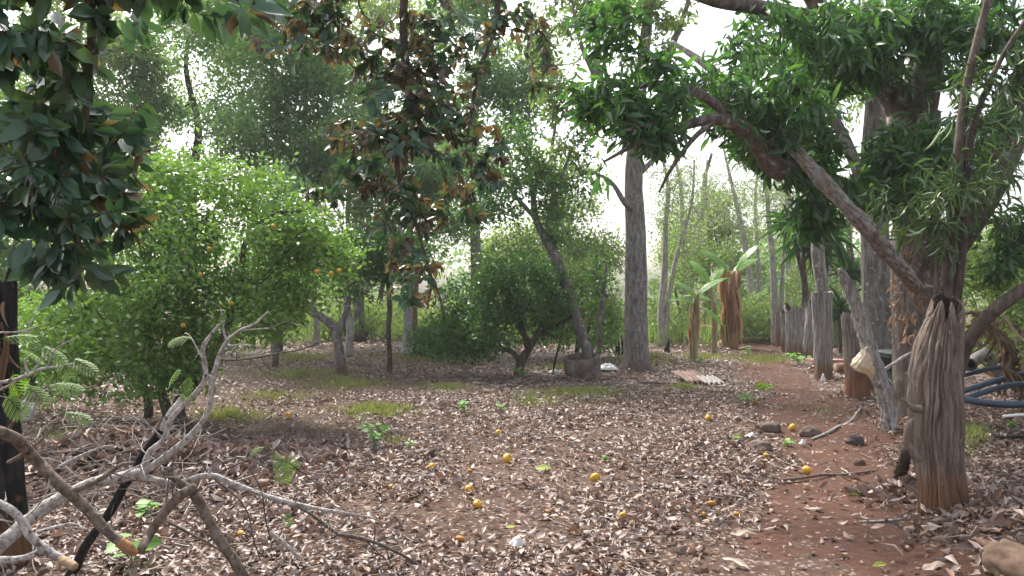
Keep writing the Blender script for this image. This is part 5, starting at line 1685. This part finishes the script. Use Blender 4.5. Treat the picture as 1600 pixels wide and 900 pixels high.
pipe('upper blue pipe curving under the dry fronds', pl(9.6, (1500, 588), (1530, 580), (1570, 574), (1640, 580)), .035, M_pipe_blue)
pipe('middle light blue pipe lying right of the grooved stump', pl(9.2, (1485, 618), (1530, 603), (1575, 590), (1640, 575)), .042, M_pipe_blue)
pipe('lower blue pipe parallel and just under the middle one', pl(8.9, (1490, 630), (1530, 615), (1580, 602), (1640, 598)), .04, M_pipe_dark)
pipe('thick dark blue pipe lying lowest and closest at right', pl(8.3, (1490, 622), (1530, 628), (1570, 632), (1640, 630)), .048, M_pipe_dark)
pipe('short blue pipe end showing left of the grooved stump', pl(9.6, (1395, 622), (1410, 618), (1430, 612), (1445, 608)), .035, M_pipe_blue)
pipe('steep blue pipe rising at the right edge of the fronds', pl(9.8, (1570, 580), (1590, 590), (1620, 605), (1660, 620)), .03, M_pipe_blue)
pipe('yellow cane lying behind the white drain elbow', pl(10.2, (1515, 574), (1535, 579), (1560, 588), (1580, 590)), .03, M_cane, 'cane')
pipe('pale cane lying on the ground left of the grooved stump', pl(10.0, (1390, 608), (1410, 611), (1435, 614)), .03, M_cane, 'cane')
pipe('thin white stick on the litter under the dark blue pipe', pl(7.6, (1566, 651), (1585, 649), (1620, 647)), .018, M_white, 'stick')
pipe('thin white stick lying behind the white drain elbow', pl(10.5, (1500, 578), (1520, 577), (1545, 576)), .015, M_white, 'stick')

# white drain elbow
pb_ = at(1522, 566, 9.6)
root = thing('drain_elbow', 'cream white plastic drain elbow with its dark open end facing out', 'pipe fitting', pb_)
mb = MB()
P = catmull(np.array([at(1515, 570, 9.35), at(1520, 564, 9.5), at(1530, 557, 9.65), at(1540, 550, 9.9)]) - pb_, 20)
mb.add(*tubes(P[None], np.full((1, 20), .068), 24, False))
mb.add(*tubes(P[None, ::-1], np.full((1, 20), .058), 24, False))
link('tube', mb.mesh('tube', M_board), root)
mb = MB()
mb.add(*tubes(P[None, :4], np.array([[.08, .082, .08, .07]]), 24, False))
link('collar', mb.mesh('collar', M_board), root)
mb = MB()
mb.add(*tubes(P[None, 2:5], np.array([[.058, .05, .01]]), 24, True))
link('shade_plug', mb.mesh('shade_plug', M_black), root)  # black plug added in the mouth, stands in for shade inside the tube

# pale board with printed marks and dry fronds over it
bc = at(1548, 565, 10.1)
root = thing('board', 'pale weathered board with dark printed marks leaning under the dry fronds', 'board', bc)
mb = MB()
box(mb, (0, 0, 0), (0.75, 0.04, 0.2), 0.0, 0.72)
link('plate', mb.mesh('plate', M_board, (0, 0, 0), False), root)
for k, (u, v) in enumerate(((-0.14, 0.03), (-0.05, 0.03), (-0.1, -0.03))):
    mb = MB()
    ca, sa = math.cos(0.72), math.sin(0.72)
    box(mb, (u * ca + v * sa, -0.022, -u * sa + v * ca), (0.07, 0.004, 0.025), 0, 0.72, 0.001)
    link('printed_mark', mb.mesh('printed_mark', M_ink, (0, 0, 0), False), root)


def frond(label, pts, L, seed, n=44):
    rng = np.random.default_rng(seed)
    P = catmull(np.array(pts), 24)
    b = P[0].copy()
    root = thing('dry_frond', label, 'palm frond', b, 'dry palm fronds heaped at right')
    mb = MB()
    mb.add(*tubes((P - b)[None], np.linspace(.022, .005, 24)[None], 8))
    link('midrib', mb.mesh('midrib', M_dryfrond), root)
    t = np.linspace(2, 23, n)
    i = np.minimum(t.astype(int), 22)
    Q = P[i] + (P[i + 1] - P[i]) * (t - i)[:, None]
    T = nrm(P[i + 1] - P[i])
    side = nrm(np.cross(T, (0, 0, 1.0))) * np.where(np.arange(n) % 2 == 0, 1, -1)[:, None]
    D = nrm(side * 0.5 + T * 0.4 + np.array((0, 0, -0.85)) + rng.normal(0, .2, Q.shape))
    leaf_objects('leaflet', root, leaf_meshes('leaflet', STRAP[:2], M_dryfrond, 0.06), Q, D, nrm(rng.normal(0, 1, Q.shape)), L * (0.6 + .6 * rng.random(n)), b)


frond('dry brown palm frond arching over the pale board', pl(9.9, (1510, 510), (1540, 505), (1570, 530), (1600, 580), (1620, 620)), 0.42, 1)
frond('dry brown palm frond hanging at the right frame edge', pl(9.4, (1530, 500), (1565, 520), (1590, 560), (1605, 620)), 0.42, 2)
frond('dry grey palm frond at the top of the frond heap', pl(10.2, (1500, 490), (1550, 490), (1600, 520), (1640, 570)), 0.45, 3)
frond('low dry palm frond lying beside the blue pipes', pl(9.1, (1560, 570), (1590, 590), (1600, 610), (1640, 640)), 0.35, 4)

# ------------------------------------------------------------------ fruits fallen on the ground
FS = [
    (793, 726, 15, 0, 'bright yellow fruit farthest up in the middle litter, alone left of a green leaf'),
    (733, 772, 14, 0, 'yellow fruit with a dark spot, upper of the close pair in the middle'),
    (746, 793, 14, 1, 'yellow fruit on bare soil, lower of the close pair in the middle'),
    (930, 756, 15, 1, 'orange-yellow fruit half in the leaves to the right of the bare patch'),
    (674, 735, 11, 0, 'small yellow fruit at the edge of the pale dry grass'),
    (703, 748, 9, 2, 'small orange fruit just above the close pair'),
    (734, 744, 9, 2, 'crushed orange fruit above the spotted one'),
    (719, 851, 15, 2, 'squashed orange fruit lowest in the middle litter'),
    (855, 806, 13, 2, 'rotten brownish orange fruit right of the bare patch'),
    (973, 814, 11, 1, 'dull yellow fruit among leaves right of the rotten one'),
    (611, 766, 9, 1, 'little yellow fruit near the dead twigs left of the middle'),
    (779, 680, 10, 1, 'small flattened yellow fruit upslope of the bright lone fruit'),
    (652, 686, 8, 2, 'tiny yellow fruit beside the small green weed'),
    (1107, 658, 10, 0, 'pale yellow fruit in the litter left of the path beneath the corrugated sheets'),
    (1180, 633, 9, 2, 'brownish orange fruit at the far part of the path beside a green tuft'),
    (1238, 675, 11, 0, 'yellow fruit between the two rocks on the path'),
    (1195, 727, 11, 2, 'orange fruit, lower of two touching at the path edge'),
    (1197, 716, 9, 1, 'orange-yellow fruit, upper of two touching at the path edge'),
    (1261, 744, 14, 0, 'round yellow fruit alone on the bare red soil of the path'),
    (1112, 795, 14, 2, 'split yellow fruit at the litter edge left of the path'),
    (1098, 810, 11, 1, 'yellow fruit half buried below the split one'),
    (1152, 811, 10, 2, 'crushed brown-yellow fruit on the path side of the split one'),
    (450, 654, 10, 1, 'small orange fruit on dark soil right of the citrus trunks'),
    (397, 729, 10, 1, 'dull yellow fruit beside the feathery green sprig'),
    (376, 843, 11, 0, 'yellow fruit among the leaves under the brown forked branch'),
]
for k, (px, py, w, kind, lab) in enumerate(FS):
    c = G(px, py)
    s = w / F * c[1]
    o = thing('fallen_fruit', lab, 'fruit', c + np.array((0, 0, s * (0.5 - 0.16 * (k % 3)) + 0.014)), 'yellow fruits fallen on the ground')
    b = link('fruit', FR[kind], o)
    b.scale = (s * 1.05, s * 1.05, s)
    r = (0.6 + 0.5 * math.sin(k * 2.3), 0.7 * math.cos(k * 1.7), k * 1.1)
    b.rotation_euler = r
    q = link('calyx', CALYX, b)

# bigger single leaves on the path and the litter
BIG = leaf_meshes('broad_leaf', CURL, mat_leaf('pale_dry_leaf', [(0.40, 0.31, 0.24), (0.50, 0.42, 0.35), (0.33, 0.23, 0.17)], None, 0.6, 0.15, (1.2, 1, .8)), 1.0)
GRN = leaf_meshes('broad_leaf', OVAL, mat_leaf('yellow_green_leaf', [(0.40, 0.44, 0.10), (0.30, 0.40, 0.10)], None, 0.5, 0.3), 0.42)
for px, py, w, az, ms, lab in ((848, 738, 30, 0.1, GRN, 'fresh pale green leaf lying right of the bright lone fruit'), (1155, 690, 24, 0.2, GRN, 'yellow-green leaf on the litter near the path rocks'),
                               (798, 831, 16, 0.4, GRN, 'small pale green leaf above the wrapper scrap'), (1245, 720, 22, 0.9, BIG, 'pale dry leaf standing on the path above the lone fruit'),
                               (1280, 712, 12, 0.2, BIG, 'small pinkish dry leaf on bare soil below the sunken rock'), (1268, 800, 24, -0.4, BIG, 'tan dry leaf on the middle of the path'),
                               (1158, 838, 36, -0.2, BIG, 'big cream dry leaf at the litter edge low on the path'), (1425, 832, 28, 0.1, BIG, 'pale curled leaf on the soil left of the bent stick'),
                               (1205, 835, 22, 0.5, BIG, 'dry leaf on the bare soil right of the big cream one'), (1460, 893, 40, 0.1, BIG, 'large grey curled leaf at the bottom edge right of the path'),
                               (1340, 778, 30, 0.1, GRN, 'yellowish leaf lying on the path left of the stump foot'), (1375, 893, 24, 0.2, GRN, 'greenish dead leaf at the bottom edge of the path'),
                               (1190, 892, 40, 2.5, BIG, 'large reddish-pale leaf at the bottom edge left of the path'), (1285, 803, 16, 1.1, BIG, 'short tan leaf beside the longer tan leaf on the path'),
                               (1488, 830, 30, 2.9, BIG, 'curled tan leaf resting against the bent stick')):
    c = G(px, py) + np.array((0, 0, 0.03))
    n0 = set(o.name for o in bpy.data.objects)
    leaf_objects('broad_leaf', None, ms[px % len(ms):] + ms[:px % len(ms)], c[None] - np.array((w / F * c[1] / 2, 0, 0)), np.array([(math.cos(az), math.sin(az), 0.1)]), np.array([(0.1, -0.35, 1.0)]), np.array([w / F * c[1] * 1.1]), (0, 0, 0))
    o = [o for o in bpy.data.objects if o.name not in n0][0]
    tag(o, lab, 'leaf', 'single broad leaves on the ground')


# ------------------------------------------------------------------ weeds
def weed(label, px, py, h, n, L, seed, name='weed', tm=OVAL, asp=0.75, mat=None, w=None):
    rng = np.random.default_rng(seed)
    c = G(px, py)
    root = thing(name, label, 'weed', c, 'green weeds in the litter')
    mb = MB()
    P, D = [], []
    for k in range(max(3, n // 4)):
        a = rng.random() * 2 * PI
        tip = np.array((math.cos(a) * (w or h) * 0.45 * rng.random(), math.sin(a) * (w or h) * 0.45 * rng.random(), h * (0.5 + 0.5 * rng.random())))
        line, _ = limb(mb, [(0, 0, 0), tip * np.array((0.3, 0.3, 0.6)), tip], [.004, .003, .0015], 5, 8, 0)
        for q in range(4):
            p = line[7 - q] if q else line[-1]
            P.append(p)
            b = rng.random() * 2 * PI
            D.append((math.cos(b), math.sin(b), 0.15 * rng.normal()))
    link('stem', mb.mesh('stem', M_weed), root)
    P, D = np.array(P), np.array(D)
    leaf_objects('leaf', root, leaf_meshes('leaf', tm, mat or M_weed, asp), P, nrm(D), nrm(np.array((0, -0.4, 1.0)) + 0.3 * rng.normal(0, 1, P.shape)), L * (0.6 + .6 * rng.random(len(P))), (0, 0, 0))


weed('leafy light green weed right of the dark soil under the citrus', 585, 703, 0.34, 24, 0.095, 1)
weed('pale round-leaved weed in front of the round bush', 726, 650, 0.24, 20, 0.08, 2)
weed('broad bright green seedling under the brown broken branch', 208, 896, 0.2, 14, 0.13, 3, w=.3)
weed('small low weed right of the pale round-leaved weed', 784, 645, 0.14, 14, 0.07, 4)
weed('small weed at the foot of the grass patch before the round bush', 815, 594, 0.25, 18, 0.1, 5)
weed('tiny green sprout in the litter left of the small yellow fruit', 640, 703, 0.1, 10, 0.05, 6)
weed('pale bluish weed among the branches at lower left', 228, 812, 0.14, 12, 0.09, 7)
weed('sprout of green between the rocks at the path edge', 1153, 692, 0.07, 10, 0.05, 8)
weed('low green sprouts in the leaves below the low earthy rock', 1230, 699, 0.08, 10, 0.07, 9)
weed('broad green seedling at the foot of the broad hollow stump', 1248, 571, 0.3, 24, 0.18, 10, w=.7)
weed('young upright green seedling alone on the far path', 1168, 558, 0.32, 12, 0.16, 11, asp=0.4)
weed('green tuft on the litter edge left of the brownish fruit', 1166, 632, 0.18, 16, 0.12, 12, asp=0.2, tm=LANCE)
weed('grassy tuft on the far path', 1190, 614, 0.2, 18, 0.16, 13, asp=0.08, tm=LANCE, w=.4)
weed('small green plant below the tall grey trunk, right side', 1093, 572, 0.25, 16, 0.1, 14)
weed('green weed at the right edge above the leaf bank', 1586, 672, 0.12, 14, 0.09, 15)
weed('dark little seedling in the litter right of the middle', 945, 722, 0.06, 8, 0.05, 16)

# ------------------------------------------------------------------ burnt snags, low debris by the big tree
def snag(label, px, py, d, pts, rad, mat=None):
    b = G(px, py)
    mb = MB()
    limb(mb, [at(q[0], q[1], b[1]) - b for q in pts], rad, 12, 24, .3, 9)
    tag(link('burnt_snag', mb.mesh('burnt_snag', mat or M_char), None, b), label, 'stump')


snag('small black burnt stump on the low mound right of the tall trunk', 1043, 552, 0, [(1042, 556), (1042, 545), (1044, 535), (1044, 528)], [.09, .07, .04, .01])
for k, (px, h) in enumerate(((962, 530), (966, 522), (972, 524), (977, 528))):
    snag(['short burnt stake leftmost of four just left of the tall trunk', 'tallest of four burnt stakes left of the tall trunk', 'third burnt stake from the left by the tall trunk',
          'burnt stake touching the left side of the tall trunk'][k], px, 556, 0, [(px, 560), (px + 1, 545), (px - 1, h)], [.05, .04, .015])
mb = MB()
b = G(863, 585)
limb(mb, np.array(pl(b[1], (863, 588), (868, 560), (876, 530), (882, 500))) - b, [.02, .018, .014, .008], 8, 20, .2, 9)
tag(link('dead_stick', mb.mesh('dead_stick', M_char), None, b), 'upright dark dead stick leaning beside the concrete ring', 'stick')
mb = MB()
b = G(957, 560)
limb(mb, np.array(pl(b[1], (930, 566), (945, 562), (960, 564), (975, 563))) - b, [.08, .11, .1, .06], 14, 24, .4, 4)
tag(link('dead_log', mb.mesh('dead_log', M_char), None, b), 'dark rotten log lying behind the white plastic scrap', 'log')
for k, (a, lab, mt, r) in enumerate((([(830, 583), (860, 590), (890, 588)], 'pale fallen stick lying across the ground left of the concrete ring', M_lichen, .015),
                                     ([(1000, 600), (1040, 602), (1075, 605)], 'thin dark stick lying left of the corrugated sheets', M_twig, .014),
                                     ([(1270, 690), (1310, 672), (1330, 660), (1345, 640)], 'pale bent stick propped at the foot of the slanting pole', M_lichen, .014),
                                     ([(1220, 755), (1290, 748), (1340, 745), (1375, 738)], 'long thin root-like stick crossing the path above the stump foot', M_deadbrown, .012),
                                     ([(1345, 820), (1395, 818), (1440, 808)], 'thin pale twig on the path left of the stump foot', M_lichen, .008),
                                     ([(1316, 735), (1325, 745), (1340, 755)], 'short curved pale twig on the path', M_lichen, .007),
                                     ([(1455, 826), (1500, 815), (1545, 800), (1620, 782)], 'bent grey-brown branch on the leaf bank right of the stump', M_deadbrown, .022),
                                     ([(1470, 640), (1510, 670), (1560, 690), (1620, 690)], 'dark rotten branch lying in the leaves below the blue pipes', M_char, .03))):
    P = np.array([G(*q) for q in a])
    P[:, 2] += r + 0.02
    mb = MB()
    limb(mb, P - P[0], [r, r * 1.05, r * 0.9, r * 0.5][:len(a)], 10, 40, .25, 12, .02)
    tag(link('fallen_branch' if r > .02 else 'fallen_stick', mb.mesh('fallen_stick', mt), None, P[0]), lab, 'branch' if r > .02 else 'stick')

# ------------------------------------------------------------------ charred trunk and dead branches, lower left
b = G(18, 880)
cd_ = b[1]
root = thing('charred_trunk', 'black charred trunk with brown foot at the left edge', 'tree trunk', b)
V, Q, H, HQ, HT = lathe_wood(np.array([(q - 18) / F * cd_ for q in (22, 20, 12, 8, 6, 5, 4)]), np.array([q / F * cd_ for q in (30, 26, 24, 23, 22, 20, 18)]),
                             np.array([-.02] + [EYE - (q - HZ) / F * cd_ - b[2] for q in (840, 760, 680, 600, 520, 420)]), 90, 14, .012, 4.4, .1, .1, 90)
link('trunk', mesh('trunk', V, Q, None, M_char_trunk), root)
link('hollow_top', mesh('hollow_top', H, HQ, HT, M_hollow), root)
rng = np.random.default_rng(8)
P = v3(rng.normal(-.05, .05, 30), -.075 + rng.normal(0, .01, 30), 1.2 + .4 * rng.random(30))
leaf_objects('bark_strip', root, leaf_meshes('bark_strip', STRAP[:2], M_dryfrond, 0.12), P, nrm(v3(rng.normal(0, .2, 30), rng.normal(-.05, .08, 30), -1.0)), nrm(np.array((0, -1.0, 0.2)) + .4 * rng.normal(0, 1, (30, 3))), .12 + .2 * rng.random(30), (0, 0, 0))

# compound (feathery) leaf used on the dead branches
def compound(name, pairs=7, sub=12):
    mb = MB()
    t = np.linspace(0, 1, 8)
    mb.add(*tubes(v3(t, 0 * t, 0.12 * t - 0.3 * t * t)[None], np.linspace(.012, .004, 8)[None], 4, False))
    P, D, L = [], [], []
    for k in range(pairs):
        for sg in (-1, 1):
            t0 = 0.2 + 0.8 * k / (pairs - 1)
            o_ = np.array((t0, 0, 0.12 * t0 - 0.3 * t0 * t0))
            dr = nrm(np.array((0.55, sg * 1.0, -0.25)))
            ln = 0.42 * math.sin(PI * (0.25 + 0.6 * k / (pairs - 1)))
            for q in range(sub):
                f = (q + 1) / sub
                p = o_ + dr * ln * f + np.array((0, 0, -0.25 * ln * f * f))
                for s2 in (-1, 1):
                    P.append(p)
                    D.append(nrm(dr * 0.4 + s2 * np.array((sg * -1.0 * dr[1] * sg, dr[0] * sg, 0)) + np.array((0, 0, -.15))))
                    L.append(0.085)
    P, D, L = np.array(P), np.array(D), np.array(L)
    V, Q = blades(P, D, np.tile((0, 0, 1.0), (len(P), 1)) + 0.1 * RNG.normal(0, 1, P.shape), L, L * 0.34, KITE)
    mb.add(V, Q)
    return mb.mesh(name, M_pinnate)


CMP = compound('leaf')
TW_RNG = np.random.default_rng(55)


def branch(name, label, cat, d, lines, mat, group='dead branches heaped at lower left', extra=None, leaves=(), lump=.16, twigs=8.0):
    """lines: ([(px, py[, d])...], [half widths in px])"""
    b = at(*lines[0][0][0][:2], lines[0][0][0][2] if len(lines[0][0][0]) > 2 else d)
    root = thing(name, label, cat, b, group)
    mb = MB()
    for pts, rad in lines:
        LP, LR = limb(mb, np.array(pl(d, *pts)) - b, rp(d, *[q * 0.84 for q in rad]), 14, max(24, 12 * len(pts)), lump * 1.3, 14, .018)
        span = float(np.linalg.norm(np.diff(LP, axis=0), axis=1).sum())
        for q in range(int(span * twigs)):
            k = int(TW_RNG.integers(3, len(LP) - 2))
            v = nrm(nrm(LP[k + 1] - LP[k]) * 0.7 + TW_RNG.normal(0, 0.7, 3))
            ln = 0.08 + 0.32 * TW_RNG.random() ** 2
            r0 = min(LR[k] * 0.5, 0.0045)
            e1 = LP[k] + v * ln * 0.5 + TW_RNG.normal(0, .02, 3)
            e2 = LP[k] + v * ln + TW_RNG.normal(0, .05, 3) + (0, 0, -.03)
            T1, _ = limb(mb, [LP[k], e1, e2], [r0, r0 * .7, r0 * .25], 5, 7, .1, 20)
            if TW_RNG.random() < .6:
                limb(mb, [T1[3], T1[3] + nrm(v + TW_RNG.normal(0, .8, 3)) * ln * .5], [r0 * .6, r0 * .2], 4, 4, .1, 20)
    link('wood', mb.mesh('wood', mat, (0, 0, 0)), root)
    for nm, pts, rad, mt in (extra or ()):
        mb = MB()
        limb(mb, np.array(pl(d, *pts)) - b, rp(d, *[q * 0.86 for q in rad]), 12, 18, .3, 26)
        link(nm, mb.mesh(nm, mt), root)
    for (px, py, az, el, L) in leaves:
        p = at(px, py, d) - b
        D = np.array([(math.cos(az) * math.cos(el), math.sin(az) * math.cos(el), math.sin(el))])
        leaf_objects('leaf', root, [CMP], p[None], D, np.array([(0.1, -0.6, 1.0)]), np.array([L * 0.62]), (0, 0, 0))
    return root


branch('dead_branch', 'thick white lichen-covered branch forking upward at lower left', 'branch', 4.0,
       [([(-40, 885, 3.6), (0, 850, 3.7), (60, 800, 3.85), (110, 770, 3.95), (150, 755), (200, 744), (228, 738)], (13, 13, 12, 11.5, 11, 10, 8)),
        ([(222, 738), (233, 708), (254, 686), (262, 660), (276, 640), (308, 610), (322, 588), (316, 545), (328, 522), (346, 502)], (6, 6, 5.5, 5.5, 5, 4.5, 4.5, 4, 3, 1.5)),
        ([(226, 737), (262, 710), (294, 681), (318, 655), (330, 630), (333, 600), (340, 556), (352, 532), (375, 515), (396, 507), (416, 489)], (6.5, 6.5, 6, 5.5, 5, 4.5, 4, 3.5, 3, 2, 1)),
        ([(352, 533), (347, 515), (349, 500)], (2.5, 2, 1)),
        ([(375, 516), (400, 514), (424, 513), (432, 516)], (1.8, 1.3, 1, .6)),
        ([(215, 742), (245, 752), (285, 752), (325, 744), (370, 760), (420, 778), (480, 792), (540, 802), (600, 815, 4.4)], (7, 6.5, 6, 5.5, 5, 4.5, 4, 3, 1.5)),
        ([(322, 745), (330, 732), (337, 725)], (3, 2.4, 1.4))], M_lichen,
       leaves=[(280, 575, 2.6, -.6, .2), (300, 585, 3.6, -1.0, .2), (300, 530, 2.8, .1, .22)])
branch('dead_branch', 'black charred branch slanting behind the white forked one', 'branch', 4.3,
       [([(300, 608), (285, 625), (262, 655), (238, 690), (215, 725), (198, 752), (180, 785), (160, 815), (135, 850), (118, 885), (90, 930)], (4, 6, 8, 8, 7.5, 8, 8.5, 8.5, 9, 9, 9))], M_char,
       extra=[('scorched_bark', [(288, 620, 4.27), (270, 645, 4.27), (252, 672, 4.27)], (6.5, 8.3, 5), M_lichen)])
branch('dead_branch', 'brown bare branch sloping down from the left edge to an orange break', 'branch', 3.75,
       [([(-30, 665, 3.5), (20, 682, 3.6), (50, 712), (80, 745), (115, 775), (145, 805), (170, 832), (192, 848)], (10, 10, 10, 10, 11, 10, 9.5, 9)),
        ([(112, 770), (140, 758), (165, 743), (190, 725), (212, 722)], (6, 5, 4.5, 4, 3)),
        ([(42, 706), (25, 716), (12, 722)], (5, 4.5, 3.5)),
        ([(10, 678), (22, 655), (40, 632), (60, 612), (78, 600)], (3.5, 3, 2.6, 2, 1)),
        ([(44, 703), (60, 690), (78, 668), (96, 648)], (2, 1.6, 1.3, .7))], M_deadbrown,
       extra=[('broken_end', [(188, 846), (202, 857), (214, 864)], (9.3, 10, 5), M_splint)], leaves=[(96, 645, .3, -.2, .2), (70, 606, 1.2, .2, .18), (78, 600, .1, -.1, .22)])
branch('dead_branch', 'brown branch piece rising from the orange break to the bend', 'branch', 3.9,
       [([(222, 860, 3.8), (236, 832), (258, 800), (285, 772), (304, 762)], (8.5, 8.5, 9, 9, 9))], M_deadbrown)
branch('dead_branch', 'dark brown branch dropping from the bend to the bottom edge', 'branch', 3.95,
       [([(255, 733), (275, 748), (295, 765), (310, 785), (335, 828), (365, 872), (400, 925)], (4, 5.5, 8, 9, 9.5, 9.5, 9.5))], M_deadbrown)
branch('dead_branch', 'grey lichen branch with a sawn end in the lower left corner', 'branch', 3.5,
       [([(-30, 770), (10, 792), (32, 812), (48, 838), (75, 860), (98, 874)], (6, 7, 7, 7.5, 8, 7)),
        ([(-20, 874), (25, 874), (55, 864), (70, 855)], (6, 6.5, 6.5, 6)),
        ([(-20, 808), (0, 812), (18, 815)], (2, 1.8, 1.4))], M_lichen,
       extra=[('sawn_end', [(96, 873, 3.48), (110, 882, 3.46), (117, 886, 3.45)], (7.5, 7.6, 7), M_cut), ('sawn_end', [(92, 878, 3.47), (90, 890, 3.45)], (5, 4), M_cut)])
branch('dead_twig', 'pale thin forked twig crossing the left edge above the charred trunk', 'branch', 3.4,
       [([(-20, 600), (20, 592), (42, 584), (60, 576), (90, 572), (117, 566)], (3, 3.2, 3.4, 3, 2.4, 1.4)), ([(42, 582), (37, 572), (36, 562)], (2.4, 2, 1.3)), ([(-20, 620), (15, 600), (30, 590)], (2, 2, 1.8)),
        ([(-20, 522), (25, 521), (48, 514), (72, 505)], (1.8, 1.6, 1.3, .8)), ([(70, 574), (85, 545), (120, 525)], (2, 1.4, .7))], M_lichen,
       leaves=[(60, 540, .4, -.5, .2), (30, 545, 1.2, -.3, .2), (90, 560, -.2, -.8, .16), (20, 580, 2, -.9, .2), (110, 560, .1, -.4, .18), (0, 530, .6, .2, .2), (40, 600, -.3, -.6, .2), (5, 615, .2, -.8, .2)])
branch('dead_twig', 'thin grey twig reaching right from the forked white branch top', 'branch', 4.1,
       [([(340, 560), (370, 561), (405, 556), (440, 550), (470, 545), (500, 534), (530, 532)], (1.8, 1.8, 1.6, 1.5, 1.3, 1, .6)), ([(405, 556), (420, 575), (440, 580)], (1, .7, .4))], M_twig)
branch('dead_twig', 'long thin dark twig sweeping to the bottom edge left of the middle', 'branch', 4.5,
       [([(530, 833), (570, 842), (620, 862), (665, 890), (700, 915)], (3.6, 3.4, 3, 2.6, 2)),
        ([(440, 780), (480, 800), (530, 833)], (2, 2.6, 3.4)), ([(390, 730), (410, 770), (415, 820), (425, 860)], (1.3, 1.5, 1.2, .8))], M_twig)
branch('dead_twig', 'short thin dark twig under the brown broken branch piece', 'branch', 4.3, [([(262, 812), (300, 835), (345, 860), (372, 885)], (2.4, 2.2, 2, 1.5))], M_twig)
branch('dead_twig', 'pale thin twig spray under the feathery green sprig', 'branch', 4.6,
       [([(330, 745), (370, 725), (410, 715), (450, 722), (480, 740), (515, 730)], (1.6, 1.5, 1.4, 1.3, 1, .6)), ([(410, 715), (430, 700), (445, 680)], (1.2, .9, .5)), ([(450, 722), (500, 760), (540, 800)], (1.3, 1.2, .8)),
        ([(300, 700), (330, 740), (380, 790), (400, 850), (410, 880)], (1.6, 1.6, 1.5, 1.3, .8))], M_twig,
       leaves=[(425, 705, -.3, -.8, .2), (440, 715, -1.0, -1.1, .22), (415, 700, 2.9, -.1, .16), (448, 800, -1, -.9, .12), (450, 710, -.1, -.9, .16)])
branch('dead_twig', 'pale crooked twig lying on the raked leaf heap', 'branch', 4.6,
       [([(95, 728), (130, 710), (155, 700), (175, 696)], (3.4, 3, 2.4, 1.4))], M_lichen)
branch('dead_twig', 'wavy whitish twig lying behind the sawn-end branch', 'branch', 4.4, [([(60, 830), (90, 822), (112, 818), (140, 830)], (3, 3, 2.6, 1.6))], M_lichen)
branch('fallen_stick', 'pale stick sloping on the litter right of the dark brown branch', 'stick', 4.55,
       [([(425, 830), (450, 855), (475, 880), (498, 905)], (4, 4, 3.8, 3.4))], M_lichen)
branch('fallen_stick', 'short thick grey stick at the bottom edge left of the pale one', 'stick', 4.5,
       [([(450, 882), (465, 893), (480, 905)], (5, 5, 4.5))], M_lichen)

# ------------------------------------------------------------------ thin evening haze
mb = MB()
x, y0, y1, z0, z1 = 60.0, -8.0, 62.0, -1.2, 16.0
V = [(-x, y0, z0), (x, y0, z0), (x, y1, z0), (-x, y1, z0), (-x, y0, z1), (x, y0, z1), (x, y1, z1), (-x, y1, z1)]
m, n, l = new_mat('haze')
pv = n.new('ShaderNodeVolumePrincipled')
pv.inputs['Color'].default_value = (0.93, 0.95, 1.0, 1)
pv.inputs['Density'].default_value = 0.0011
out = n.new('ShaderNodeOutputMaterial')
l.new(pv.outputs[0], out.inputs['Volume'])
tag(link('haze', mesh('haze', V, [(0, 3, 2, 1), (4, 5, 6, 7), (0, 1, 5, 4), (1, 2, 6, 5), (2, 3, 7, 6), (3, 0, 4, 7)], None, m, False)), kind='stuff')
